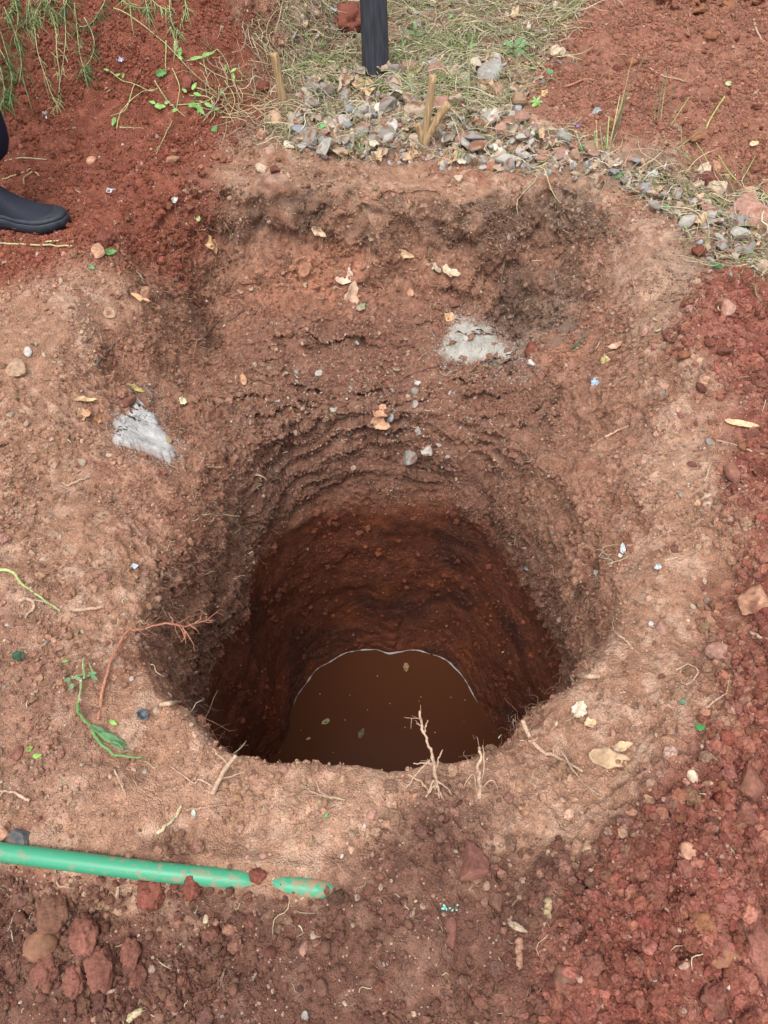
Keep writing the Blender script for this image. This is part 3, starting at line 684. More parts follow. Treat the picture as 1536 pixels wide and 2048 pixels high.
# ---------------------------------------------------------------- ash patches
def patch_obj(name, poly, thick, colr, label, cat, soft=16, seed=1):
    m_ = (poly if isinstance(poly, np.ndarray) else px_dist(poly, seed))/soft
    m_ = m_.reshape(NR, NT)
    r0, c0 = np.where(m_ > -.6); 
    a0, a1, b0, b1 = r0.min(), r0.max(), c0.min(), c0.max()
    sub_ = m_[a0:a1+1, b0:b1+1]; nn = N[a0:a1+1, b0:b1+1]; pp = Pn[a0:a1+1, b0:b1+1]
    K_ = 7; q_ = np.pad(pp, ((K_, K_), (K_, K_), (0, 0)), 'edge'); sm_ = np.zeros_like(pp)
    for u_ in range(-K_, K_+1):
        for w_ in range(-K_, K_+1): sm_ += q_[K_+u_:K_+u_+pp.shape[0], K_+w_:K_+w_+pp.shape[1]]
    sm_ /= (2*K_+1)**2; bl = ss(-.2, .9, sub_)[..., None]*.8; pp = pp*(1-bl)+sm_*bl
    off = np.clip(sub_, -1.0, 1)*thick + .0006*vnoise(pp.reshape(-1, 3), .004, 3).reshape(sub_.shape)
    V = pp + nn*off[..., None]; keep = sub_ > -1.2
    idx = np.arange(V.shape[0]*V.shape[1]).reshape(sub_.shape)
    F = np.stack([idx[:-1, :-1], idx[:-1, 1:], idx[1:, 1:], idx[1:, :-1]], -1)[keep[:-1, :-1] & keep[1:, 1:]].reshape(-1, 4)
    from collections import deque
    kp = keep[:-1, :-1] & keep[1:, 1:] & keep[1:, :-1] & keep[:-1, 1:]; lab_ = np.zeros(kp.shape, int); best = (0, 0); L_ = 0
    for a_ in range(kp.shape[0]):
        for b_ in range(kp.shape[1]):
            if kp[a_, b_] and not lab_[a_, b_]:
                L_ += 1; dq = deque([(a_, b_)]); lab_[a_, b_] = L_; cnt = 0
                while dq:
                    i_, j_ = dq.popleft(); cnt += 1
                    for i2, j2 in ((i_+1, j_), (i_-1, j_), (i_, j_+1), (i_, j_-1)):
                        if 0 <= i2 < kp.shape[0] and 0 <= j2 < kp.shape[1] and kp[i2, j2] and not lab_[i2, j2]: lab_[i2, j2] = L_; dq.append((i2, j2))
                best = max(best, (cnt, L_))
    F = np.stack([idx[:-1, :-1], idx[:-1, 1:], idx[1:, 1:], idx[1:, :-1]], -1)[lab_ == best[1]].reshape(-1, 4)[:, ::-1]
    used = np.unique(F); mp = -np.ones(idx.size, int); mp[used] = np.arange(len(used))
    me = bpy.data.meshes.new(name); Vu = V.reshape(-1, 3)[used]
    cc = np.tile(np.array([colr], np.float32), (len(used), 1))*(1+.22*vnoise(Vu, .02, 1)+.12*vnoise(Vu, .006, 2))[:, None]
    sm = sub_.ravel()[used]; e_ = (ss(.9, .0, sm)*.6)[:, None]; cc = cc*(1-e_)+np.array([[.26, .15, .11]])*e_
    set_mesh(me, Vu, mp[F], cc.astype(np.float32)); return add_obj(name, me, m_ash, label, cat)
m_ash = attr_mat('ash_powder', .95, .1, 420, .62, 1.22, (('n', 420, .8),), .002)
patch_obj('ash_patch', ash_d[0], .004, (.37, .35, .31), 'large patch of grey-white ash on the right of the back slope', 'ash')
patch_obj('ash_patch', ash_d[1], .011, (.46, .45, .44), 'smaller patch of pale grey ash on the left side of the pit', 'ash', 13)
patch_obj('sand_patch', [(1030, 575), (1100, 570), (1130, 620), (1180, 650), (1150, 680), (1090, 690), (1060, 650), (1050, 610)], .005, (.17, .115, .088), 'dull grey-brown sand slumped below the right-hand niche', 'sand', 22, 4)

# ---------------------------------------------------------------- green pipe
pp_ = [(-330, 1662, .012), (-120, 1688, .012), (0, 1704, .011), (130, 1721, .010), (250, 1736, .007), (370, 1749, .001), (450, 1757, -.005), (490, 1761, -.010), (525, 1765, -.018), (570, 1770, -.0105), (610, 1775, -.0105), (645, 1780, -.0125), (700, 1790, -.040)]
zs = [base_height(np.array([plane(a, b_)[0]]), np.array([plane(a, b_)[1]]))[0] for a, b_, c_ in pp_]
ctl = [(*plane(a, b_, 0), hit(max(a, 1), b_).z*1.0) for a, b_, c_ in pp_]
zfit = np.polyfit([c_[0] for c_ in ctl[2:11]], [c_[2] for c_ in ctl[2:11]], 1)
ctl2 = []
for (a, b_, c_) in pp_:
    zz_ = np.polyval(zfit, plane(a, b_)[0]) + c_ + .002; X_, Y_ = plane(a, b_, zz_); ctl2.append((X_, Y_, zz_))
path = spline(ctl2, 90)
m_pipe, t, b = mat('green_plastic', .38, .45, (.028, .27, .15))
tcp = t.nodes.new('ShaderNodeTexCoord'); no = t.nodes.new('ShaderNodeTexNoise'); no.inputs['Scale'].default_value = 70; no.inputs['Detail'].default_value = 7; no.inputs['Roughness'].default_value = .7
t.links.new(tcp.outputs['Object'], no.inputs['Vector'])
sx = t.nodes.new('ShaderNodeSeparateXYZ'); t.links.new(tcp.outputs['Object'], sx.inputs[0])
ma = t.nodes.new('ShaderNodeMapRange'); ma.inputs[1].default_value = -.42; ma.inputs[2].default_value = -.08; ma.inputs[3].default_value = .0; ma.inputs[4].default_value = .10
t.links.new(sx.outputs['X'], ma.inputs[0]); ad = t.nodes.new('ShaderNodeMath'); t.links.new(no.outputs[0], ad.inputs[0]); t.links.new(ma.outputs[0], ad.inputs[1])
rp = t.nodes.new('ShaderNodeMapRange'); rp.inputs[1].default_value = .55; rp.inputs[2].default_value = .68; rp.inputs[3].default_value = .04; rp.inputs[4].default_value = .9; t.links.new(ad.outputs[0], rp.inputs[0])
mx = t.nodes.new('ShaderNodeMix'); mx.data_type = 'RGBA'; t.links.new(rp.outputs[0], mx.inputs['Factor']); mx.inputs[6].default_value = (.028, .27, .15, 1); mx.inputs[7].default_value = (.33, .17, .11, 1)
t.links.new(mx.outputs[2], b.inputs['Base Color'])
rm_ = t.nodes.new('ShaderNodeMapRange'); rm_.inputs[3].default_value = .35; rm_.inputs[4].default_value = .9; t.links.new(rp.outputs[0], rm_.inputs[0]); t.links.new(rm_.outputs[0], b.inputs['Roughness'])
bump(t, b, [('n', 120, .25)], .001)
pipe = add_obj('water_pipe', py_mesh('water_pipe', [tube_part(path, .0137, 24)]), m_pipe, 'dusty green plastic pipe half buried in the foreground soil', 'pipe')

# ---------------------------------------------------------------- wood
def wood_mat(name, c1_, c2_, sc=18, rough=.85, bumpst=.7):
    m, t, b = mat(name, rough, .25)
    tc_ = t.nodes.new('ShaderNodeTexCoord'); mp_ = t.nodes.new('ShaderNodeMapping'); mp_.inputs['Scale'].default_value = (1, 1, .12)
    t.links.new(tc_.outputs['Object'], mp_.inputs[0]); n_ = t.nodes.new('ShaderNodeTexNoise'); n_.inputs['Scale'].default_value = sc*4; n_.inputs['Detail'].default_value = 6
    t.links.new(mp_.outputs[0], n_.inputs['Vector']); cr = t.nodes.new('ShaderNodeValToRGB'); cr.color_ramp.elements[0].position = .35; cr.color_ramp.elements[1].position = .68
    cr.color_ramp.elements[0].color = (*c1_, 1); cr.color_ramp.elements[1].color = (*c2_, 1); t.links.new(n_.outputs[0], cr.inputs[0]); t.links.new(cr.outputs[0], b.inputs['Base Color'])
    bp = t.nodes.new('ShaderNodeBump'); bp.inputs['Strength'].default_value = bumpst; bp.inputs['Distance'].default_value = .004; t.links.new(n_.outputs[0], bp.inputs['Height']); t.links.new(bp.outputs[0], b.inputs['Normal'])
    return m
m_char = wood_mat('charred_wood', (.030, .033, .042), (.058, .062, .078), 30, .7, .15)
m_wood = wood_mat('cut_wood', (.26, .16, .08), (.50, .36, .20), 40)
m_bark = wood_mat('dry_branch', (.20, .12, .075), (.42, .28, .19), 60)
p0 = hit(757, 150); sc_ = mpp(p0)
def log(path, rad, sides, seed, amp=.05):
    V, F = tube_part(path, rad, sides); V = np.array(V); ctr = np.repeat(np.asarray(path), sides, 0)
    n_ = fbm(V*np.array([1, 1, .25])+seed, .03, 3, 2)
    V = ctr+(V-ctr)*(1+amp*n_)[:, None]; return V, F
hp = [Vector((0, 0, -.25)), Vector((0, 0, .0)), Vector((-.010, .0, .35)), Vector((-.030, .01, .8)), Vector((-.03, .0, 1.25))]
pa = spline(hp, 60); rd = np.interp(pa[:, 2], [-.25, 0, .3, 1.25], [.047, .046, .043, .040])
post = add_obj('fence_post', py_mesh('fence_post', [log(pa, rd, 28, 3, .025)]), m_char, 'charred black round wooden post standing in the dry grass', 'post')
post.location = p0 + Vector((-.010, .03, 0))
p0 = hit(566, 205)
st = [(0, 0, -.12), (0, 0, 0), (-.006, -.004, .09), (-.013, .0, .150)]
o = add_obj('wooden_stake', py_mesh('wooden_stake', [log(spline(st, 24), np.linspace(.013, .0125, 24), 14, 5, .08)]), m_wood, 'short pale cut wooden stake upright left of the charred post', 'stake'); o.location = p0
# broken forked stump
p0 = hit(847, 288); s_ = mpp(p0)
def offp(dx, dy, d=0): return (dx*s_, d, -dy*s_*1.15)
o = thing = bpy.data.objects.new('broken_stump', None); C.objects.link(o); o.location = p0
o['label'] = 'pale split stump with two cut stems at the pit edge below the post'; o['category'] = 'stump'
for (pts_, r_) in (([offp(0, 30), offp(0, 0), offp(6, -45), offp(12, -112)], (.013, .010)), ([offp(2, 20), offp(4, -5), offp(24, -40), offp(45, -68)], (.014, .0135)), ([offp(-4, 20), offp(-4, 0), offp(-8, -22), offp(-14, -34)], (.012, .009))):
    add_obj('stem', py_mesh('stem', [log(spline(pts_, 20), np.linspace(r_[0], r_[1], 20), 12, 7, .15)]), m_wood, parent=thing)

# ---------------------------------------------------------------- branching roots, twigs
def strand_obj(name, lines, mtl, label, cat, colr, seed, group=None, parent=None, flat=1.):
    """lines: list of (world pts, r0, r1)"""
    r = np.random.default_rng(seed); parts = []
    for pts_, r0_, r1_ in lines:
        n_ = max(8, int(len(pts_)*6)); th_k = r0_ > .0038; pa = wob(spline(pts_, n_), r0_*(.12 if th_k else .35), r); rr_ = np.linspace(r0_, r1_, n_)*(1+(.04 if th_k else .12)*r.normal(size=n_))
        parts.append(tube_part(pa, rr_, 7, flat))
    me = py_mesh(name, parts); set_cols(me, colr, .12, seed); return add_obj(name, me, mtl, label, cat, group, parent=parent)
def Wp(px, py, lift=.004):
    p, n = ray(px, py); return np.array(p + (CAMP-p).normalized()*lift*.6 + Vector((0, 0, lift*.5)))
def Dp(px, py, depth):
    u, v = (px-768)/FPX, (py-1024)/FPX
    d = Vector((u, math.cos(PITCH)-v*math.sin(PITCH), -math.sin(PITCH)-v*math.cos(PITCH))); return np.array(CAMP+d*depth)
def camdepth(p): return mpp(p)*FPX
def fork(base, end, r0, seed, n=8, spread=.4, ln=.35):
    """thin rootlets leaving a main line"""
    r = np.random.default_rng(seed); base = np.array(base); out = []
    for i in range(n):
        k_ = r.uniform(.25, 1); j = int(k_*(len(base)-1)); d = base[min(j+1, len(base)-1)]-base[max(j-1, 0)]; L = np.linalg.norm(base[-1]-base[0])*ln*r.uniform(.3, 1)
        d = d/np.linalg.norm(d)+r.normal(0, spread, 3); d /= np.linalg.norm(d); p = base[j]; m1 = p+d*L*.5+r.normal(0, L*.1, 3); e = p+d*L+r.normal(0, L*.15, 3)
        out.append(([p, m1, e], r0*.45, r0*.15))
        d2 = d+r.normal(0, spread*1.3, 3); out.append(([m1, m1+d2*L*.35], r0*.3, r0*.12))
    return out
RC = (.33, .19, .13); RP = (.44, .30, .21); RR = (.36, .16, .10)
def root(pix, r0, r1, label, colr=RC, nf=5, seed=1, lifts=None, name='root', cat='root', spread=.6, ln=.4):
    lf = lifts or [.004]*len(pix); pts_ = [Wp(a, b_, l_) for (a, b_), l_ in zip(pix, lf)]
    m_ = spline(pts_, 14); L = [(pts_, r0, r1)] + fork(m_, None, r0, seed, nf, spread, ln)
    return strand_obj(name, L, m_root, label, cat, colr, seed)
# big fan of fine roots on the left slope: reaches out over the shaft
d0 = camdepth(hit(262, 1262))
tr = [Wp(198, 1440), Wp(205, 1385, .006), Wp(225, 1318, .008), Wp(255, 1270, .014), Dp(290, 1258, d0-.02)]
br = [Dp(290, 1258, d0-.02), Dp(330, 1247, d0-.015), Dp(370, 1252, d0), Dp(395, 1245, d0+.02), Dp(425, 1238, d0+.03)]
L = [(tr, .0028, .0022), (br, .0020, .0009)]
for (a, b_, c_, e_) in ((355, 1248, 372, 1290), (365, 1255, 390, 1302), (345, 1250, 335, 1225), (300, 1256, 283, 1240), (380, 1250, 398, 1268), (370, 1262, 362, 1285), (270, 1265, 262, 1235), (240, 1290, 282, 1310), (232, 1310, 270, 1330), (390, 1247, 402, 1228)):
    L.append(([Dp(a, b_, d0-.005), Dp((a+c_)/2+4, (b_+e_)/2, d0), Dp(c_, e_, d0+.01)], .0014, .0006))
L += fork(spline(tr, 12), None, .0020, 21, 8, .6, .35) + fork(spline(br, 12), None, .0016, 22, 9, .6, .3)
strand_obj('root', L, m_root, 'large fan of reddish branching roots sticking out from the left wall', 'root', RR, 4)
# upright roots on the front rim
bz = hit(862, 1572); d0 = camdepth(bz)
L = [([Dp(868, 1590, d0), Dp(872, 1550, d0-.01), Dp(862, 1505, d0-.015), Dp(848, 1465, d0-.02), Dp(839, 1421, d0-.02)], .0033, .0016)]
for (a, b_, c_, e_, s1) in ((866, 1530, 826, 1528, 1), (852, 1575, 815, 1548, 2), (872, 1560, 905, 1590, 1), (870, 1540, 885, 1500, 1), (868, 1560, 850, 1600, 1), (872, 1570, 890, 1610, 1), (860, 1520, 812, 1575, 1), (874, 1560, 880, 1618, 1), (868, 1570, 838, 1615, 1), (848, 1465, 856, 1440, 1)):
    L.append(([Dp(a, b_, d0-.01), Dp((a+c_)/2+s1, (b_+e_)/2-3, d0-.012), Dp(c_, e_, d0-.008)], .0017, .0007))
strand_obj('root', L+fork(spline(L[0][0], 12), None, .0016, 5, 4, .7, .25), m_root, 'tall pale root standing upright on the front rim of the pit', 'root', RP, 6)
bz = hit(960, 1585); d0 = camdepth(bz)
L = [([Dp(960, 1595, d0), Dp(958, 1560, d0-.008), Dp(957, 1530, d0-.01), Dp(960, 1494, d0-.012)], .0036, .0020), ([Dp(962, 1570, d0), Dp(968, 1530, d0-.01), Dp(966, 1490, d0-.01)], .0014, .0006), ([Dp(955, 1580, d0), Dp(945, 1550, d0-.01), Dp(922, 1585, d0-.006)], .0014, .0006), ([Dp(960, 1580, d0), Dp(985, 1560, d0-.006), Dp(1000, 1590, d0-.004)], .0014, .0006), ([Dp(955, 1580, d0), Dp(930, 1590, d0-.004), Dp(905, 1610, d0-.001)], .0014, .0006)]
strand_obj('root', L, m_root, 'short splintered root stub standing on the front rim', 'root', RP, 8)
d0 = camdepth(hit(1110, 1500))
strand_obj('root', [([Dp(1045, 1440, d0+.03), Dp(1060, 1475, d0+.02), Dp(1088, 1505, d0), Wp(1105, 1510), Wp(1140, 1530), Wp(1165, 1545)], .0040, .0022), ([Dp(1040, 1482, d0+.02), Dp(1065, 1482, d0+.01), Dp(1075, 1475, d0+.01)], .0015, .001), ([Wp(1105, 1510), Wp(1112, 1490, .01), Wp(1130, 1480, .01)], .0018, .001)], m_root, 'thick bare root reaching over the front right rim', 'root', RP, 9)
d0 = camdepth(hit(455, 1560))
strand_obj('root', [([Wp(425, 1590), Wp(440, 1560, .008), Dp(455, 1530, d0-.01), Dp(472, 1510, d0-.01)], .0042, .0032), ([Dp(458, 1530, d0-.01), Dp(440, 1512, d0), Dp(428, 1498, d0+.01)], .0020, .0010), ([Wp(440, 1560, .008), Wp(480, 1548, .006), Wp(495, 1540, .004)], .0016, .0008), ([Wp(430, 1575), Wp(400, 1560), Wp(385, 1565), Wp(340, 1532)], .0017, .0007)], m_root, 'forked pale root at the front left rim', 'root', RP, 10)
ROOTS = [
 ([(322, 1410), (345, 1407), (360, 1405), (380, 1402)], .0042, .0034, 'thick pale root stub jutting from the lower left wall', RP, 1),
 ([(147, 1220), (165, 1221), (185, 1218), (208, 1215)], .0040, .0026, 'smooth pale root lying on the left soil, level with the big fan', RP, 1),
 ([(40, 1200), (62, 1202), (68, 1215), (52, 1235)], .0036, .0020, 'short hooked root near the left border', RP, 1),
 ([(60, 1202), (85, 1203), (105, 1212), (120, 1225)], .0022, .0010, 'thin curved root right of the hooked root', RP, 2),
 ([(1155, 1353), (1175, 1355), (1198, 1354)], .0046, .0042, 'cut root end in the lower right wall of the pit', RP, 0),
 ([(1222, 1256), (1235, 1268), (1250, 1282), (1264, 1297)], .0032, .0022, 'pale straight root on the right slope', RP, 0),
 ([(400, 680), (425, 655), (440, 643), (460, 640), (487, 620)], .0036, .0022, 'dark bent twig on the left of the back slope', (.16, .10, .07), 1),
 ([(193, 732), (205, 715), (220, 700), (228, 682)], .0036, .0032, 'grey nail-like twig on the left slope', (.17, .12, .10), 0),
 ([(1210, 875), (1230, 865), (1258, 852)], .0034, .0016, 'light splinter of wood on the right slope', RP, 0),
 ([(1225, 775), (1238, 762), (1252, 755)], .0040, .0030, 'stubby twig on the right slope above the splinter', RC, 0),
 ([(125, 968), (140, 970), (165, 960), (180, 955)], .0026, .0012, 'thin pale root on the left soil', RP, 1),
 ([(372, 1622), (400, 1618), (430, 1612), (478, 1616)], .0026, .0012, 'thin dark root lying across the front band', RC, 3),
 ([(315, 1668), (335, 1650), (352, 1635), (362, 1612)], .0030, .0022, 'straw coloured stalk leaning on the front band', (.46, .38, .24), 1),
 ([(1036, 1880), (1040, 1895), (1038, 1915), (1036, 1935)], .0060, .0048, 'curled brown root piece in the foreground', (.30, .16, .11), 0),
 ([(1097, 1800), (1096, 1815), (1094, 1832)], .0060, .0052, 'short cut stalk with a yellow side in the foreground', (.36, .26, .15), 0),
 ([(258, 2036), (268, 2030), (284, 2022)], .0050, .0048, 'pale splinter of wood at the bottom left', (.44, .36, .22), 0),
 ([(1395, 600), (1380, 625), (1420, 635)], .0018, .0010, 'thin dry stalk left of the heap head', (.42, .36, .22), 0),
 ([(1308, 665), (1335, 655), (1370, 642)], .0026, .0018, 'pale green straw lying across the right margin', (.38, .36, .20), 0),
 ([(1430, 880), (1465, 890), (1500, 902), (1536, 915)], .0026, .0020, 'long pale twig reaching the right border', RP, 0),
 ([(1408, 965), (1415, 945), (1423, 925)], .0026, .0018, 'small upright pale straw on the right margin', RP, 0),
 ([(1483, 1405), (1500, 1425), (1520, 1440), (1534, 1455)], .0028, .0018, 'pale twig at the lower right border', RP, 1),
 ([(1500, 1265), (1520, 1275), (1536, 1280)], .0030, .0022, 'pale twig below the large stone at the right border', RP, 0),
 ([(1350, 1340), (1375, 1330), (1395, 1345), (1375, 1370), (1360, 1360)], .0018, .0008, 'loop of thin root on the right margin', RP, 3),
 ([(1404, 1423), (1430, 1402), (1455, 1385), (1475, 1362)], .0018, .0010, 'thin white root below the loop on the right margin', RP, 3),
 ([(1300, 138), (1330, 155), (1360, 162), (1370, 165)], .0028, .0020, 'forked pale twig on the upper right soil', RP, 2),
 ([(1507, 40), (1512, 60), (1522, 80), (1530, 95)], .0040, .0028, 'thick bent root in the top right corner', RP, 1),
 ([(1262, 445), (1290, 415), (1310, 385), (1335, 325)], .0038, .0022, 'long bleached stick lying across the litter on the right', (.52, .45, .36), 0),
 ([(1205, 130), (1240, 110), (1300, 120)], .0018, .0008, 'fine twig behind the cut stalks', RC, 2),
 ([(1130, 175), (1180, 160), (1230, 185), (1210, 200)], .0040, .0020, 'arched rusty root lying on the upper right soil', RR, 4),
 ([(0, 488), (60, 491), (110, 492), (145, 493)], .0030, .0020, 'yellow-green straw lying in front of the boot', (.42, .38, .20), 0),
 ([(85, 487), (115, 482), (150, 468)], .0026, .0014, 'thin straw crossing the straw in front of the boot', (.42, .38, .20), 0),
 ([(10, 323), (45, 317), (95, 320)], .0026, .0014, 'straw curving away behind the boot', (.44, .38, .24), 0),
 ([(5, 360), (30, 352), (55, 342), (78, 332)], .0024, .0014, 'thin straw touching the ankle of the boot', (.44, .34, .2), 0),
 ([(48, 375), (50, 355), (70, 345), (80, 355)], .0028, .0020, 'bent brown stalk behind the boot', (.40, .28, .16), 0),
 ([(395, 258), (440, 210), (470, 250), (500, 262)], .0018, .001, 'thin looping runner above the red clod trail', RP, 2),
 ([(850, 1310), (905, 1311)], 0, 0, '', RP, 0),
 ([(445, 1040), (455, 1070), (470, 1095), (478, 1115)], .0014, .0008, 'single hair root hanging on the back wall of the shaft', RR, 0),
 ([(345, 745), (360, 700), (362, 680)], .0018, .0008, 'tangle of thin roots hanging under the left corner', RR, 9),
 ([(395, 680), (385, 730), (400, 760), (392, 850)], .0016, .0007, 'long thread root hanging on the left of the shelf', RR, 4),
 ([(1000, 490), (1010, 520), (1000, 560)], .0018, .0008, 'web of pale roots hanging in the right niche', RP, 10),
 ([(1270, 590), (1265, 540), (1290, 510)], .0016, .0008, 'thin root on the right shoulder of the pit', RC, 3),
 ([(1285, 750), (1292, 770), (1290, 795)], .0016, .0008, 'y shaped thin root on the right slope', RP, 4),
 ([(60, 1602), (30, 1586), (2, 1585)], .0026, .0014, 'pale root at the lower left border', RP, 1),
 ([(230, 1540), (250, 1585), (240, 1560)], .0018, .0008, 'tuft of fine roots at the lower left of the pit', RP, 8),
 ([(1120, 1500), (1160, 1560), (1195, 1590)], .0020, .0010, 'thin root under the big curled leaf', RP, 3),
 ([(690, 1600), (640, 1590), (600, 1570)], .0020, .0008, 'mat of fine roots on the front rim, left of centre', RP, 12),
 ([(225, 1800), (235, 1790), (238, 1750)], .0026, .0014, 'splayed root under the green pipe', RP, 4),
 ([(140, 1775), (118, 1770), (110, 1740)], .0018, .0010, 'small pale root under the left part of the pipe', RP, 2),
 ([(295, 1755), (300, 1735), (312, 1725), (325, 1722)], .0012, .0010, 'dark hair root looped over the green pipe', (.10, .05, .03), 0),
 ([(395, 1540), (500, 1600), (640, 1600)], 0, 0, '', RP, 0),
]
for i, (pix, r0_, r1_, lab, cc_, nf) in enumerate(ROOTS):
    if not r0_: continue
    nm = 'twig' if ('twig' in lab or 'stick' in lab or 'splinter' in lab) else ('straw' if 'straw' in lab or 'stalk' in lab else 'root')
    root(pix, r0_, r1_, lab, cc_, nf, 40+i, name=nm, cat=nm, lifts=[.012 if 'over the green pipe' in lab else .004]*len(pix))

# ---------------------------------------------------------------- leaves
m_leaf = attr_mat('dry_leaf', .7, .25, 160, .75, 1.2, (('n', 120, .5),), .002)
m_green, t, b = mat('green_leaf', .5, .35)
a = t.nodes.new('ShaderNodeAttribute'); a.attribute_name = 'soil'; c, _ = vary(t, a.outputs['Color'], 120, .8, 1.2)
t.links.new(c, b.inputs['Base Color'])
def leaf_part(L, Wd, r, curl=.5, crump=.1, fold=.3, nx=12, ny=6, tip=1.3):
    V = []; 
    for i in range(nx+1):
        t_ = i/nx; wd = Wd/2*math.sin(math.pi*min(1, t_**(1/tip)*.97+.03))**.8*(1+.12*math.sin(t_*17+r.uniform(0, 1)))
        for j in range(ny+1):
            s_ = (j/ny-.5)*2
            V.append((t_*L-L/2, s_*wd, fold*abs(s_)*wd+curl*L*(t_-.5)**2*.9+curl*wd*s_*s_*.3))
    V = np.array(V); V[:, 2] += crump*L*1.3*fbm(V+r.uniform(0, 50)*L, L*.28, 3, 2); V[:, 1] *= 1+1.6*crump*vnoise(V*np.array([1, .01, .01])+r.uniform(0, 9)*L, L*.12, 3)
    th_ = .0006; nV = len(V); V2 = V.copy(); V2[:, 2] -= th_
    F = [(i*(ny+1)+j, (i+1)*(ny+1)+j, (i+1)*(ny+1)+j+1, i*(ny+1)+j+1) for i in range(nx) for j in range(ny)]
    F2 = [tuple(q+nV for q in f[::-1]) for f in F]
    edge = [j for j in range(ny+1)] + [i*(ny+1)+ny for i in range(1, nx+1)] + [nx*(ny+1)+j for j in range(ny-1, -1, -1)] + [i*(ny+1) for i in range(nx-1, 0, -1)]
    F3 = [(edge[k_], edge[(k_+1) % len(edge)], edge[(k_+1) % len(edge)]+nV, edge[k_]+nV) for k_ in range(len(edge))]
    return np.vstack([V, V2]), F+F2+F3
def leaf(px, py, Lpx, Wpx, ang_, colr, label, curl=.5, crump=.12, tilt=0, m=None, name='dry_leaf', cat='leaf', group=None, lift=.3, seed=None):
    p, n = ray(px, py); s_ = mpp(p); sd_ = seed or int(px*3+py*5); r = np.random.default_rng(sd_)
    me = py_mesh(name, [leaf_part(Lpx*s_, Wpx*s_*1.15, r, curl, crump)]); set_cols(me, colr, .18, sd_)
    o = add_obj(name, me, m or m_leaf, label, cat, group)
    n2 = (n+Vector((0, 0, .6))+(CAMP-p).normalized()*.5).normalized(); q = Vector((0, 0, 1)).rotation_difference(n2)
    o.rotation_mode = 'QUATERNION'; from mathutils import Quaternion
    o.rotation_quaternion = q @ Quaternion((0, 0, 1), R(ang_)) @ Quaternion((1, 0, 0), R(tilt))
    o.location = p+n*(.003+lift*Wpx*s_*.4); return o
LC = (.50, .34, .21); LT = (.42, .24, .14); LW = (.56, .47, .36); LG = (.13, .30, .085); LD = (.06, .19, .06)
